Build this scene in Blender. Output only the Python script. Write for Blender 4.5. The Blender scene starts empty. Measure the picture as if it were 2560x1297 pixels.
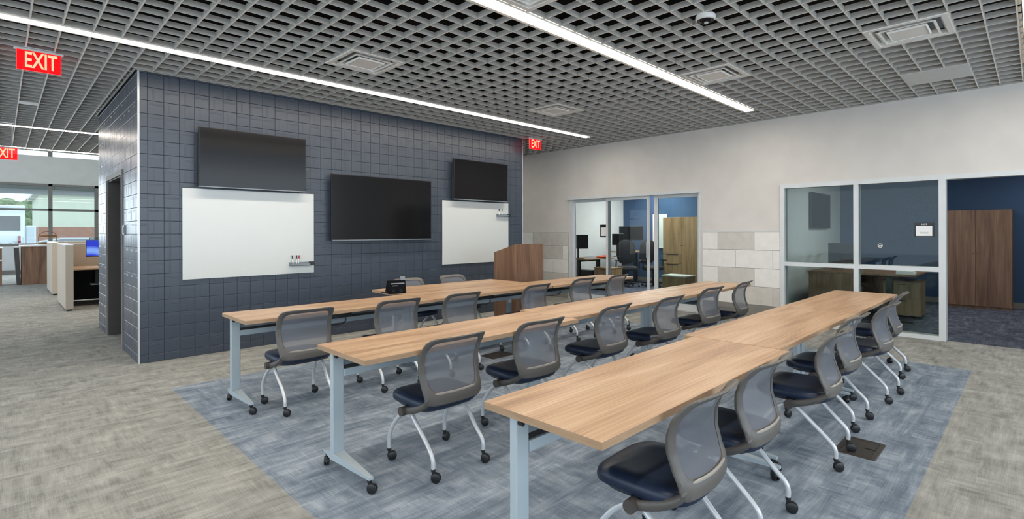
import bpy, bmesh, math, random
from math import pi, sin, cos, radians
from mathutils import Vector, Matrix
random.seed(7)
C = bpy.context.scene.collection
D = bpy.data

# ------------------------------------------------------------------ camera
H = 3.176; XR = 8.615; YB = 6.836; XC = 1.07
F, CX, CY, YAW, ROLL, HC = 1295.5, 1283.3, 579.06, .7899, .0027, 1.42
cam_d = D.cameras.new('camera'); cam = D.objects.new('camera', cam_d); C.objects.link(cam)
fwd = Vector((cos(YAW), sin(YAW), 0)); rgt = Vector((sin(YAW), -cos(YAW), 0)); up = Vector((0, 0, 1))
xa = rgt*cos(ROLL) - up*sin(ROLL); ya = rgt*sin(ROLL) + up*cos(ROLL); za = -fwd
M = Matrix((xa, ya, za)).transposed().to_4x4(); M.translation = (0, 0, HC)
cam.matrix_world = M
cam_d.sensor_width = 36; cam_d.lens = 36*F/2560
cam_d.shift_x = -(CX-1280)/2560; cam_d.shift_y = (CY-648.5)/2560
cam_d.clip_start = .05; cam_d.clip_end = 300
bpy.context.scene.camera = cam

# ------------------------------------------------------------------ world, light, exposure
sc = bpy.context.scene
sc.view_settings.view_transform = 'Standard'; sc.view_settings.look = 'None'
sc.view_settings.gamma = 1; sc.view_settings.use_curve_mapping = False
sc.view_settings.exposure = 0.12
w = D.worlds.new('sky'); sc.world = w; w.use_nodes = True
bg = w.node_tree.nodes['Background']; bg.inputs[0].default_value = (.72, .86, 1, 1); bg.inputs[1].default_value = 2.1
sc.cycles.max_bounces = 8; sc.cycles.diffuse_bounces = 4; sc.cycles.glossy_bounces = 4
sc.cycles.transparent_max_bounces = 16; sc.cycles.transmission_bounces = 6
sc.cycles.sample_clamp_indirect = 6; sc.cycles.use_denoising = True
sc.cycles.caustics_reflective = False; sc.cycles.caustics_refractive = False

def area(name, loc, rot, sx, sy, power, col):
    l = D.lights.new(name, 'AREA'); l.shape = 'RECTANGLE'; l.size = sx; l.size_y = sy
    l.energy = power; l.color = col
    o = D.objects.new(name, l); C.objects.link(o); o.location = loc; o.rotation_euler = rot
    return o
STRIP = 31.0          # radiance of the ceiling light strips
# daylight entering by the window bands behind and to the left of the camera
area('daylight_back', (3.4, -4.85, 1.75), (radians(90), 0, 0), 9.5, 2.3, 150, (.80, .90, 1))
area('daylight_left', (-4.85, 3.0, 1.75), (0, radians(-90), 0), 2.3, 9.0, 50, (.82, .91, 1))
dl = area('daylight_lobby', (1.5, 24.7, 2.3), (radians(-90), 0, 0), 6.0, 2.2, 300, (.82, .93, 1)); dl.data.specular_factor = .2

# ------------------------------------------------------------------ materials
def mat(name, col=(.5, .5, .5), rough=.6, metal=0, spec=.5, emit=None, es=0, coat=0):
    m = D.materials.new(name); m.use_nodes = True
    b = m.node_tree.nodes['Principled BSDF']
    b.inputs['Base Color'].default_value = (*col, 1); b.inputs['Roughness'].default_value = rough
    b.inputs['Metallic'].default_value = metal; b.inputs['Specular IOR Level'].default_value = spec
    b.inputs['Coat Weight'].default_value = coat
    if emit: b.inputs['Emission Color'].default_value = (*emit, 1); b.inputs['Emission Strength'].default_value = es
    return m
def srgb(r, g, b):
    f = lambda c: (c/255/12.92 if c/255 <= .04045 else ((c/255+.055)/1.055)**2.4)
    return (f(r), f(g), f(b))
def N(m, t, **k):
    n = m.node_tree.nodes.new(t)
    for a, v in k.items():
        if a.startswith('i_'): n.inputs[a[2:]].default_value = v
        else: setattr(n, a, v)
    return n
def L(m, a, b): m.node_tree.links.new(a, b)
def mottle(m, c0, c1, scale=(6, 6, 6), detail=3, lo=.3, hi=.7, bump=0, coord='Object', dist=0, rough=None):
    """noise between two colours, with optional fine relief"""
    b = m.node_tree.nodes['Principled BSDF']
    tc = N(m, 'ShaderNodeTexCoord'); mp = N(m, 'ShaderNodeMapping'); mp.inputs['Scale'].default_value = scale
    nz = N(m, 'ShaderNodeTexNoise'); nz.inputs['Scale'].default_value = 1; nz.inputs['Detail'].default_value = detail
    nz.inputs['Distortion'].default_value = dist
    cr = N(m, 'ShaderNodeValToRGB')
    cr.color_ramp.elements[0].position = lo; cr.color_ramp.elements[0].color = (*c0, 1)
    cr.color_ramp.elements[1].position = hi; cr.color_ramp.elements[1].color = (*c1, 1)
    L(m, tc.outputs[coord], mp.inputs[0]); L(m, mp.outputs[0], nz.inputs['Vector'])
    L(m, nz.outputs[0], cr.inputs[0]); L(m, cr.outputs[0], b.inputs['Base Color'])
    if bump:
        bp = N(m, 'ShaderNodeBump'); bp.inputs['Strength'].default_value = bump; bp.inputs['Distance'].default_value = .002
        L(m, nz.outputs[0], bp.inputs['Height']); L(m, bp.outputs[0], b.inputs['Normal'])
    return m
def wood(name, c0, c1, c2, axis='X', rough=.42, k=1.0):
    m = mat(name, c1, rough, spec=.4)
    b = m.node_tree.nodes['Principled BSDF']
    tc = N(m, 'ShaderNodeTexCoord'); oi = N(m, 'ShaderNodeObjectInfo')
    add = N(m, 'ShaderNodeVectorMath', operation='ADD')
    mul = N(m, 'ShaderNodeMath', operation='MULTIPLY'); mul.inputs[1].default_value = 17
    L(m, oi.outputs['Random'], mul.inputs[0]); L(m, tc.outputs['Object'], add.inputs[0]); L(m, mul.outputs[0], add.inputs[1])
    def nz(sl, sa, detail, dist):
        mp = N(m, 'ShaderNodeMapping'); s = [sa*k]*3; s['XYZ'.index(axis)] = sl*k; mp.inputs['Scale'].default_value = s
        n = N(m, 'ShaderNodeTexNoise'); n.inputs['Scale'].default_value = 1; n.inputs['Detail'].default_value = detail; n.inputs['Distortion'].default_value = dist
        L(m, add.outputs[0], mp.inputs[0]); L(m, mp.outputs[0], n.inputs['Vector']); return n
    big = nz(.9, 9, 3, .6); fine = nz(2.2, 90, 2, 0)
    mx = N(m, 'ShaderNodeMix'); mx.inputs[0].default_value = .38
    L(m, big.outputs[0], mx.inputs[2]); L(m, fine.outputs[0], mx.inputs[3])
    cr = N(m, 'ShaderNodeValToRGB'); e = cr.color_ramp.elements
    e[0].position = .34; e[0].color = (*c0, 1); e[1].position = .66; e[1].color = (*c2, 1)
    q = e.new(.5); q.color = (*c1, 1)
    L(m, mx.outputs[0], cr.inputs[0]); L(m, cr.outputs[0], b.inputs['Base Color'])
    return m

M_paint = mottle(mat('wall_paint', rough=.9, spec=.25), srgb(205, 201, 195), srgb(211, 207, 201), (3, 3, 3))
M_white = mottle(mat('white_paint', rough=.8, spec=.3), srgb(212, 214, 213), srgb(218, 220, 219), (3, 3, 3))
M_blue = mottle(mat('blue_paint', rough=.85, spec=.25), srgb(60, 82, 112), srgb(64, 87, 117), (2, 2, 2))
M_grid = mottle(mat('ceiling_grid_metal', rough=.65, spec=.35), srgb(172, 169, 163), srgb(178, 175, 169), (5, 5, 5))
M_grid_lit = mottle(mat('ceiling_grid_lit_underside', rough=.5, spec=.4), srgb(226, 222, 214), srgb(232, 228, 220), (5, 5, 5))  # same grid metal, painted lighter for the light on the bar undersides
M_deck = mottle(mat('plenum_black', rough=.95, spec=.1), (.010, .009, .009), (.018, .016, .015), (2, 2, 2))
M_tile = mottle(mat('slate_tile_glaze', rough=.34, spec=.5), srgb(58, 66, 78), srgb(65, 73, 85), (5, 5, 5))
M_tile2 = mottle(mat('slate_tile_glaze_grazing', rough=.3, spec=.5), srgb(72, 76, 84), srgb(79, 83, 91), (5, 5, 5))  # same glaze as the front, paler to paint in its grazing sheen
M_grout = mottle(mat('grout', rough=.9), srgb(44, 50, 60), srgb(50, 56, 66), (30, 30, 30))
M_ltile = mottle(mat('limestone_tile_light', rough=.55), srgb(219, 216, 210), srgb(227, 225, 219), (9, 9, 9), detail=6)
M_gtile = mottle(mat('limestone_tile_grey', rough=.55), srgb(190, 186, 177), srgb(202, 198, 190), (9, 9, 9), detail=6)
M_base = mottle(mat('base_grey', rough=.6), srgb(122, 118, 112), srgb(130, 127, 121), (5, 5, 5))
M_wood = wood('oak_laminate', srgb(150, 116, 86), srgb(184, 150, 117), srgb(206, 177, 145), 'X', .36)
M_edge = mottle(mat('oak_edge_band', rough=.5), srgb(150, 122, 94), srgb(166, 137, 108), (6, 6, 60))
M_wal = wood('walnut_laminate', srgb(94, 68, 52), srgb(122, 92, 72), srgb(140, 110, 89), 'Z', .45)
M_wal2 = wood('oak_cabinet_laminate', srgb(118, 92, 64), srgb(146, 118, 86), srgb(160, 134, 102), 'Z', .45)
M_leg = mottle(mat('pale_blue_grey_powder_coat', rough=.4, spec=.5), srgb(160, 172, 178), srgb(164, 176, 182), (5, 5, 5))
M_rail = mottle(mat('rail_grey', rough=.45), srgb(120, 130, 136), srgb(126, 136, 142), (5, 5, 5))
M_alu = mottle(mat('aluminium_frame', rough=.35, metal=0, spec=.6), srgb(200, 203, 203), srgb(206, 209, 209), (5, 5, 5))
M_sil = mottle(mat('silver_tube', rough=.3, metal=.25, spec=.6), srgb(196, 199, 201), srgb(202, 205, 207), (9, 9, 9))
M_frame = mottle(mat('chair_grey_plastic', rough=.45, spec=.5), srgb(86, 83, 79), srgb(91, 88, 84), (12, 12, 12))
M_lip = mottle(mat('chair_light_trim', rough=.4), srgb(150, 145, 136), srgb(155, 150, 141), (12, 12, 12))
M_arm = mottle(mat('chair_arm_plastic', rough=.45), srgb(80, 76, 72), srgb(85, 81, 77), (12, 12, 12))
M_hub = mottle(mat('chair_dark_plastic', rough=.45), srgb(66, 60, 57), srgb(71, 65, 62), (12, 12, 12))
M_navy = mottle(mat('navy_vinyl', rough=.36, spec=.36), srgb(25, 36, 56), srgb(29, 41, 62), (30, 30, 30), bump=.1)
M_blk = mottle(mat('black_plastic', rough=.4), (.010, .010, .011), (.014, .014, .015), (9, 9, 9))
M_dk = mottle(mat('charcoal_fabric', rough=.9), (.018, .018, .020), (.028, .028, .031), (60, 60, 60))
M_scr = mat('dark_screen', (.006, .006, .007), .12, spec=.26)
M_matt = mat('matt_screen', (.008, .008, .010), .6, spec=.03)
M_jam = mottle(mat('dark_bronze_door_frame', rough=.5), srgb(64, 61, 59), srgb(70, 67, 65), (5, 5, 5))
M_wb = mat('whiteboard_glass', srgb(202, 206, 204), .22, spec=.45)
M_bronze = mottle(mat('floor_box_bronze', rough=.5, metal=.3), srgb(52, 47, 44), srgb(62, 56, 52), (20, 20, 20))
M_ltgrey = mottle(mat('light_grey_laminate', rough=.5), srgb(205, 204, 200), srgb(212, 211, 207), (8, 8, 8))
M_panel = mottle(mat('cubicle_fabric', rough=.95), srgb(178, 168, 154), srgb(188, 178, 164), (90, 90, 90))
M_paper = mottle(mat('paper', rough=.8), srgb(232, 232, 230), srgb(238, 238, 236), (9, 9, 9))
M_vent = mottle(mat('vent_white_metal', rough=.5), srgb(222, 221, 217), srgb(228, 227, 223), (5, 5, 5))
M_alum2 = mottle(mat('bronze_window_frame', rough=.5), srgb(120, 116, 110), srgb(128, 124, 118), (5, 5, 5))

def emis(name, col, s):
    m = D.materials.new(name); m.use_nodes = True; nt = m.node_tree; nt.nodes.clear()
    e = nt.nodes.new('ShaderNodeEmission'); e.inputs[0].default_value = (*col, 1); e.inputs[1].default_value = s
    o = nt.nodes.new('ShaderNodeOutputMaterial'); nt.links.new(e.outputs[0], o.inputs[0]); return m
M_lens = emis('led_lens', (1, .905, .79), STRIP)
M_leak = emis('added_leak_glow', (1, .90, .76), 2.2)  # glow added on the housing sides for light leaking onto nearby bars
M_olight = emis('office_fill_panel', (1, .97, .93), 12)
M_olight2 = emis('far_office_fill_panel', (1, .98, .95), 30)
M_exitletter = emis('exit_letter_light', (1, .42, .25), 1.6)
def glassy(name, tint, refl=1.0, ior=1.45, rough=.0):
    m = D.materials.new(name); m.use_nodes = True; nt = m.node_tree; nt.nodes.clear()
    t = nt.nodes.new('ShaderNodeBsdfTransparent'); t.inputs[0].default_value = (*tint, 1)
    g = nt.nodes.new('ShaderNodeBsdfGlossy'); g.inputs['Roughness'].default_value = rough; g.inputs[0].default_value = (refl,)*3+(1,)
    fr = nt.nodes.new('ShaderNodeFresnel'); fr.inputs[0].default_value = ior
    mx = nt.nodes.new('ShaderNodeMixShader'); o = nt.nodes.new('ShaderNodeOutputMaterial')
    nt.links.new(fr.outputs[0], mx.inputs[0]); nt.links.new(t.outputs[0], mx.inputs[1]); nt.links.new(g.outputs[0], mx.inputs[2])
    nt.links.new(mx.outputs[0], o.inputs[0]); return m
M_glass = glassy('storefront_glass', (.82, .90, .88), 1.0, 1.29)
M_glass2 = glassy('clear_glass', (.9, .95, .95))
def net():
    m = D.materials.new('chair_mesh_fabric'); m.use_nodes = True; nt = m.node_tree
    b = nt.nodes['Principled BSDF']; b.inputs['Roughness'].default_value = .55
    tc = nt.nodes.new('ShaderNodeTexCoord'); mp = nt.nodes.new('ShaderNodeMapping'); mp.inputs['Scale'].default_value = (420, 420, 420)
    nz = nt.nodes.new('ShaderNodeTexNoise'); nz.inputs['Scale'].default_value = 1
    cr = nt.nodes.new('ShaderNodeValToRGB'); cr.color_ramp.elements[0].color = (*srgb(104, 107, 114), 1); cr.color_ramp.elements[1].color = (*srgb(120, 123, 130), 1)
    nt.links.new(tc.outputs['Object'], mp.inputs[0]); nt.links.new(mp.outputs[0], nz.inputs['Vector']); nt.links.new(nz.outputs[0], cr.inputs[0]); nt.links.new(cr.outputs[0], b.inputs['Base Color'])
    t = nt.nodes.new('ShaderNodeBsdfTransparent'); mx = nt.nodes.new('ShaderNodeMixShader'); mx.inputs[0].default_value = .66
    o = nt.nodes['Material Output']
    nt.links.new(t.outputs[0], mx.inputs[1]); nt.links.new(b.outputs[0], mx.inputs[2]); nt.links.new(mx.outputs[0], o.inputs[0]); return m
M_net = net()
def redpanel():
    m = D.materials.new('red_acrylic'); m.use_nodes = True; nt = m.node_tree; nt.nodes.clear()
    t = nt.nodes.new('ShaderNodeBsdfTransparent'); t.inputs[0].default_value = (1, .45, .45, 1)
    e = nt.nodes.new('ShaderNodeEmission'); e.inputs[0].default_value = (1, .008, .015, 1); e.inputs[1].default_value = 1.15
    mx = nt.nodes.new('ShaderNodeMixShader'); mx.inputs[0].default_value = .6; o = nt.nodes.new('ShaderNodeOutputMaterial')
    nt.links.new(t.outputs[0], mx.inputs[1]); nt.links.new(e.outputs[0], mx.inputs[2]); nt.links.new(mx.outputs[0], o.inputs[0]); return m
M_red = redpanel()

def carpet(name, pal, pal2=None, rect=None):
    m = mat(name, rough=.97, spec=.1); b = m.node_tree.nodes['Principled BSDF']
    tc = N(m, 'ShaderNodeTexCoord')
    def noise(sc_, detail=2, rough=.5):
        mp = N(m, 'ShaderNodeMapping'); mp.inputs['Scale'].default_value = sc_
        n = N(m, 'ShaderNodeTexNoise'); n.inputs['Scale'].default_value = 1; n.inputs['Detail'].default_value = detail; n.inputs['Roughness'].default_value = rough
        L(m, tc.outputs['Object'], mp.inputs[0]); L(m, mp.outputs[0], n.inputs['Vector']); return n.outputs[0]
    def cell(sx, sy, off=0):
        mp = N(m, 'ShaderNodeMapping'); mp.inputs['Scale'].default_value = (sx, sy, 0); mp.inputs['Location'].default_value = (off, off*.7, 0)
        fl = N(m, 'ShaderNodeVectorMath', operation='FLOOR'); wn = N(m, 'ShaderNodeTexWhiteNoise', noise_dimensions='2D')
        L(m, tc.outputs['Object'], mp.inputs[0]); L(m, mp.outputs[0], fl.inputs[0]); L(m, fl.outputs[0], wn.inputs['Vector']); return wn.outputs['Value']
    def mth(op, a, c):
        n = N(m, 'ShaderNodeMath', operation=op)
        for i, v in enumerate((a, c)):
            if isinstance(v, (int, float)): n.inputs[i].default_value = v
            else: L(m, v, n.inputs[i])
        return n.outputs[0]
    def mixf(f, a, c):
        n = N(m, 'ShaderNodeMix'); L(m, f, n.inputs[0]) if not isinstance(f, float) else None
        if isinstance(f, float): n.inputs[0].default_value = f
        L(m, a, n.inputs[2]); L(m, c, n.inputs[3]); return n.outputs[0]
    fx = noise((5, 210, 1), 3, .6); fy = noise((210, 5, 1), 3, .6)          # fine weave lines in both directions
    bx = noise((3.2, 24, 1), 2); by = noise((22, 3.6, 1), 2)                # broader strokes, mostly along x
    cloud = noise((5, 7, 1), 3)
    pick = mth('GREATER_THAN', cell(4.1, 8.2), .62)
    broad = mixf(pick, bx, by)
    streak = mth('ADD', mth('MULTIPLY', fx, .5), mth('MULTIPLY', fy, .5))
    v = mth('ADD', mth('MULTIPLY', streak, .44), mth('MULTIPLY', broad, .26))
    v = mth('ADD', v, mth('MULTIPLY', cloud, .30))
    v = mth('ADD', v, mth('MULTIPLY', mth('SUBTRACT', cell(4.1, 8.2, 9.3), .5), .035))
    def ramp(p):
        cr = N(m, 'ShaderNodeValToRGB'); e = cr.color_ramp.elements
        e[0].position = .395; e[0].color = (*p[0], 1); e[1].position = .62; e[1].color = (*p[2], 1); q = e.new(.50); q.color = (*p[1], 1)
        L(m, v, cr.inputs[0]); return cr.outputs[0]
    out = ramp(pal)
    if pal2:
        sep = N(m, 'ShaderNodeSeparateXYZ'); L(m, tc.outputs['Object'], sep.inputs[0])
        x0, x1, y0, y1 = rect
        msk = mth('MULTIPLY', mth('MULTIPLY', mth('GREATER_THAN', sep.outputs[0], x0), mth('LESS_THAN', sep.outputs[0], x1)),
                  mth('MULTIPLY', mth('GREATER_THAN', sep.outputs[1], y0), mth('LESS_THAN', sep.outputs[1], y1)))
        mx = N(m, 'ShaderNodeMix', data_type='RGBA'); L(m, msk, mx.inputs[0]); L(m, out, mx.inputs[6]); L(m, ramp(pal2), mx.inputs[7]); out = mx.outputs[2]
    L(m, out, b.inputs['Base Color'])
    bp = N(m, 'ShaderNodeBump'); bp.inputs['Strength'].default_value = .25; bp.inputs['Distance'].default_value = .003
    L(m, broad, bp.inputs['Height']); L(m, bp.outputs[0], b.inputs['Normal'])
    return m
GREY = (srgb(121, 121, 117), srgb(148, 148, 143), srgb(173, 172, 167))
BLUE = (srgb(101, 112, 125), srgb(129, 140, 152), srgb(165, 174, 183))
NAVY = (srgb(52, 57, 68), srgb(78, 84, 98), srgb(112, 116, 126))
M_carpet = carpet('carpet_grey_with_blue_field', GREY, BLUE, (1.11, 7.0, .46, 5.57))
M_carpet2 = carpet('carpet_navy', NAVY)

# ------------------------------------------------------------------ geometry helpers
class MB:
    def __init__(s): s.v = []; s.f = []; s.mi = []
    def quad(s, *p, k=0):
        n = len(s.v); s.v += [tuple(q) for q in p]; s.f.append(tuple(range(n, n+len(p)))); s.mi.append(k)
    def box(s, x0, x1, y0, y1, z0, z1, k=0):
        n = len(s.v)
        s.v += [(x0, y0, z0), (x1, y0, z0), (x1, y1, z0), (x0, y1, z0), (x0, y0, z1), (x1, y0, z1), (x1, y1, z1), (x0, y1, z1)]
        for f in ((3, 2, 1, 0), (4, 5, 6, 7), (0, 1, 5, 4), (1, 2, 6, 5), (2, 3, 7, 6), (3, 0, 4, 7)):
            s.f.append(tuple(n+i for i in f)); s.mi.append(k)
        return s
    def hexa(s, lo, hi, k=0):
        n = len(s.v); s.v += [tuple(p) for p in lo]+[tuple(p) for p in hi]; m = len(lo)
        s.f.append(tuple(n+i for i in reversed(range(m)))); s.f.append(tuple(n+m+i for i in range(m))); s.mi += [k, k]
        for i in range(m):
            j = (i+1) % m; s.f.append((n+i, n+j, n+m+j, n+m+i)); s.mi.append(k)
        return s
    def loft(s, rings, cap=True, k=0):
        n = len(s.v); m = len(rings[0])
        for r in rings: s.v += [tuple(p) for p in r]
        for a in range(len(rings)-1):
            for i in range(m):
                j = (i+1) % m; s.f.append((n+a*m+i, n+a*m+j, n+(a+1)*m+j, n+(a+1)*m+i)); s.mi.append(k)
        if cap:
            s.f.append(tuple(n+i for i in reversed(range(m)))); s.f.append(tuple(n+(len(rings)-1)*m+i for i in range(m))); s.mi += [k, k]
        return s
    def cyl(s, c, r, h, axis='Z', seg=16, r2=None, k=0):
        r2 = r if r2 is None else r2; R = []
        for t, rr in ((0, r), (1, r2)):
            ring = []
            for i in range(seg):
                a = 2*pi*i/seg; p = [rr*cos(a), rr*sin(a)]; q = h*t
                ring.append({'Z': (c[0]+p[0], c[1]+p[1], c[2]+q), 'X': (c[0]+q, c[1]+p[0], c[2]+p[1]), 'Y': (c[0]+p[1], c[1]+q, c[2]+p[0])}[axis])
            R.append(ring)
        return s.loft(R, k=k)
    def lathe(s, c, prof, seg=16, k=0):
        return s.loft([[(c[0]+r*cos(2*pi*i/seg), c[1]+r*sin(2*pi*i/seg), c[2]+z) for i in range(seg)] for r, z in prof], k=k)
    def tube(s, pts, r, seg=8, flat=None, k=0, rb=None):
        pts = [Vector(p) for p in pts]; rs = r if isinstance(r, (list, tuple)) else [r]*len(pts); rings = []
        for i, p in enumerate(pts):
            t = (pts[min(i+1, len(pts)-1)]-pts[max(i-1, 0)]).normalized()
            ref = Vector((1, 0, 0)) if abs(t.x) < .8 else Vector((0, 0, 1))
            a = (ref - t*ref.dot(t)).normalized(); b = t.cross(a)
            f = flat[i] if flat else 1.0
            rings.append([p + a*rs[i]*f*cos(2*pi*j/seg) + b*(rb[i] if rb else rs[i])*sin(2*pi*j/seg) for j in range(seg)])
        return s.loft(rings, k=k)
    def obj(s, name, m, parent=None, smooth=False, bevel=0, loc=None):
        me = D.meshes.new(name); me.from_pydata(s.v, [], s.f)
        ms = m if isinstance(m, (list, tuple)) else [m]
        for q in ms: me.materials.append(q)
        if len(ms) > 1: me.polygons.foreach_set('material_index', s.mi)
        bm = bmesh.new(); bm.from_mesh(me); bmesh.ops.recalc_face_normals(bm, faces=bm.faces)
        if bevel:
            es = [e for e in bm.edges if len(e.link_faces) == 2 and e.calc_face_angle(0) > .5]
            bmesh.ops.bevel(bm, geom=es, offset=bevel, segments=1, affect='EDGES', profile=.7)
        bm.to_mesh(me); bm.free()
        if smooth:
            me.polygons.foreach_set('use_smooth', [True]*len(me.polygons))
            if hasattr(me, 'set_sharp_from_angle'): me.set_sharp_from_angle(angle=radians(40))
        o = D.objects.new(name, me); C.objects.link(o)
        if parent: o.parent = parent
        if loc: o.location = loc
        return o
def B(*a): return MB().box(*a)
def smoothpath(pts, n=6):
    """Catmull-Rom through points"""
    P = [Vector(p) for p in pts]; P = [2*P[0]-P[1]]+P+[2*P[-1]-P[-2]]; out = []
    for i in range(1, len(P)-2):
        for j in range(n):
            t = j/n; a, b, c, d = P[i-1], P[i], P[i+1], P[i+2]
            out.append(.5*((2*b)+(c-a)*t+(2*a-5*b+4*c-d)*t*t+(3*b-a-3*c+d)*t**3))
    out.append(P[-2]); return out
def tag(o, label, cat, group=None, kind=None):
    o['label'] = label; o['category'] = cat
    if group: o['group'] = group
    if kind: o['kind'] = kind
    return o
def thing(name, label, cat, loc=(0, 0, 0), rz=0, group=None):
    o = D.objects.new(name, None); C.objects.link(o); o.location = loc; o.rotation_euler = (0, 0, rz); o.empty_display_size = .1
    return tag(o, label, cat, group)
def struct(o): o['kind'] = 'structure'; return o
def sempty(name):
    o = D.objects.new(name, None); C.objects.link(o); o['kind'] = 'structure'; return o
def copytree(o, parent=None):
    c = o.copy(); C.objects.link(c)
    if parent: c.parent = parent
    for ch in list(o.children): copytree(ch, c)
    return c
def text_obj(name, s, size, m, parent, mat4, ext=.001, bold=0, sx=1):
    cu = D.curves.new(name, 'FONT'); cu.body = s; cu.size = size; cu.extrude = ext; cu.offset = bold; cu.align_x = 'CENTER'; cu.align_y = 'CENTER'
    t = D.objects.new(name, cu); C.objects.link(t)
    bpy.context.view_layer.update()
    me = D.meshes.new_from_object(t.evaluated_get(bpy.context.evaluated_depsgraph_get()))
    D.objects.remove(t); D.curves.remove(cu)
    me.transform(Matrix.Diagonal((sx, 1, 1, 1))); me.transform(mat4); me.materials.clear(); me.materials.append(m)
    o = D.objects.new(name, me); C.objects.link(o); o.parent = parent; return o

# ------------------------------------------------------------------ floor and ceiling
struct(B(-5, XR+.06, -5, 25.1, -.1, 0).obj('floor', M_carpet))
struct(B(XR+.06, 13.4, -3.0, 9.0, -.1, 0).obj('floor_office', M_carpet2))
ceil = struct(B(-5, XR+.1, -5, 15.0, 3.95, 4.05).obj('ceiling', M_deck))
GX = lambda k: .18+.2017*k
GY = lambda k: 3.435+.1958*k
kx = range(-12, 42); ky = range(-29, 59)
# rectangles left free in the open grid: (x0, x1, y0, y1)
DIFF = [(GX(11), GX(14), GY(6), GY(9)), (GX(26), GX(29), GY(6), GY(9)), (GX(26), GX(29), GY(-6), GY(-3)),
        (GX(26), GX(29), GY(-15), GY(-12)), (GX(11), GX(14), GY(-6), GY(-3))]
BLANK = [(GX(35), GX(38), GY(-15), GY(-12))]
RET = [(GX(0), GX(1), GY(31), GY(32))]
LIGHTS = [(-2.2, 7.79, 2.943), (-2.2, 7.79, 5.88), (7.12, 7.79, 8.82), (-2.2, 7.79, 11.75), (-2.2, 7.79, 14.69), (-2.2, 7.79, .008)]
CORE = (XC-.03, 7.04, YB-.03, 9.99)
free = DIFF+BLANK+RET+[CORE]+[(a-.02, b+.02, c-.072, c+.072) for a, b, c in LIGHTS]
X0, X1, Y0, Y1 = -2.3, XR, -2.3, 14.95
def clip(fix, axis, a, b):
    """spans of [a, b] along the axis that miss the free rectangles at the fixed coordinate"""
    cuts = []
    for r in free:
        lo, hi, u, v = (r[2], r[3], r[0], r[1]) if axis == 'Y' else (r[0], r[1], r[2], r[3])
        if u+.01 < fix < v-.01: cuts.append((lo, hi))
    cuts.sort(); out = []; p = a
    for lo, hi in cuts:
        if lo > p: out.append((p, min(lo, b)))
        p = max(p, hi)
    if p < b: out.append((p, b))
    return out
T_ = .0058; DEP = .046
for k in kx:
    x = GX(k)
    m = MB()
    for a, b in clip(x, 'Y', Y0, Y1): m.box(x-T_, x+T_, a, b, H, H+DEP)
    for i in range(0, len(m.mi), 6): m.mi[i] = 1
    if m.v: m.obj('grid_bar', [M_grid, M_grid_lit], ceil)
for k in ky:
    y = GY(k)
    m = MB()
    for a, b in clip(y, 'X', X0, X1): m.box(a, b, y-T_*.8, y+T_*.8, H+.0015, H+DEP)
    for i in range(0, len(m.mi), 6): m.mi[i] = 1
    if m.v: m.obj('grid_bar', [M_grid, M_grid_lit], ceil)
# white edge angle where the grid meets the walls
m = B(XR-.02, XR, Y0, Y1, H-.002, H+.03); m.box(XC-.03, 7.05, YB-.035, YB-.02, H-.002, H+.03); m.box(XC-.045, XC-.03, YB-.03, 9.99, H-.002, H+.03)
m.obj('edge_angle', M_grid, ceil)
# ducts in the dark space above the grid
m = MB().cyl((-2, 4.3, 3.62), .17, 10.4, 'X', 20); m.cyl((4.9, -2, 3.6), .12, 8.5, 'Y', 16)
m.obj('plenum_duct', M_deck, ceil)

def diffuser(r, label):
    x0, x1, y0, y1 = r; cx, cy = (x0+x1)/2, (y0+y1)/2; hx, hy = (x1-x0)/2-.004, (y1-y0)/2-.004
    t = thing('ceiling_diffuser', label, 'vent', (cx, cy, H), 0, 'square ceiling air diffusers')
    def ring(s, z): return [(-hx*s, -hy*s, z), (hx*s, -hy*s, z), (hx*s, hy*s, z), (-hx*s, hy*s, z)]
    m = MB(); m.loft([ring(1, 0), ring(1, -.006), ring(.86, -.006), ring(.80, .035), ring(.78, .035), ring(.84, .0), ring(1, 0)], cap=False); m.obj('frame', M_vent, t)
    m = MB(); m.loft([ring(.72, -.008), ring(.66, -.012), ring(.60, .03), ring(.585, .03), ring(.645, -.006), ring(.72, -.008)], cap=False); m.obj('ring', M_vent, t)
    m = MB(); m.loft([ring(.50, .0), ring(.47, -.016), ring(.47, -.010)], cap=True); m.obj('center_plate', M_vent, t)
    B(-hx*.8, hx*.8, -hy*.8, hy*.8, .045, .05).obj('backing', M_rail, t)
for r, lb in zip(DIFF, ['square white ceiling diffuser above the left whiteboard side, nearest the tiled corner', 'square white ceiling diffuser near the inner end of the left light strip',
                        'square white ceiling diffuser touching the far end of the middle light strip', 'large-looking square white ceiling diffuser at the upper right beside the blank panel',
                        'square white diffuser cut by the top edge beside the middle light strip']): diffuser(r, lb)
x0, x1, y0, y1 = BLANK[0]
tag(B(x0, x1, y0, y1, H-.002, H+.012).obj('ceiling_panel', mottle(mat('panel_grey', rough=.7), srgb(196, 198, 196), srgb(202, 204, 202), (4, 4, 4))), 'plain grey square blanking panel set in the ceiling grid', 'panel')
x0, x1, y0, y1 = RET[0]
tag(B(x0, x1, y0, y1, H-.002, H+.012).obj('ceiling_vent_cover', M_vent), 'small white cover in the ceiling grid beyond the large EXIT sign', 'vent')

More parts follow.
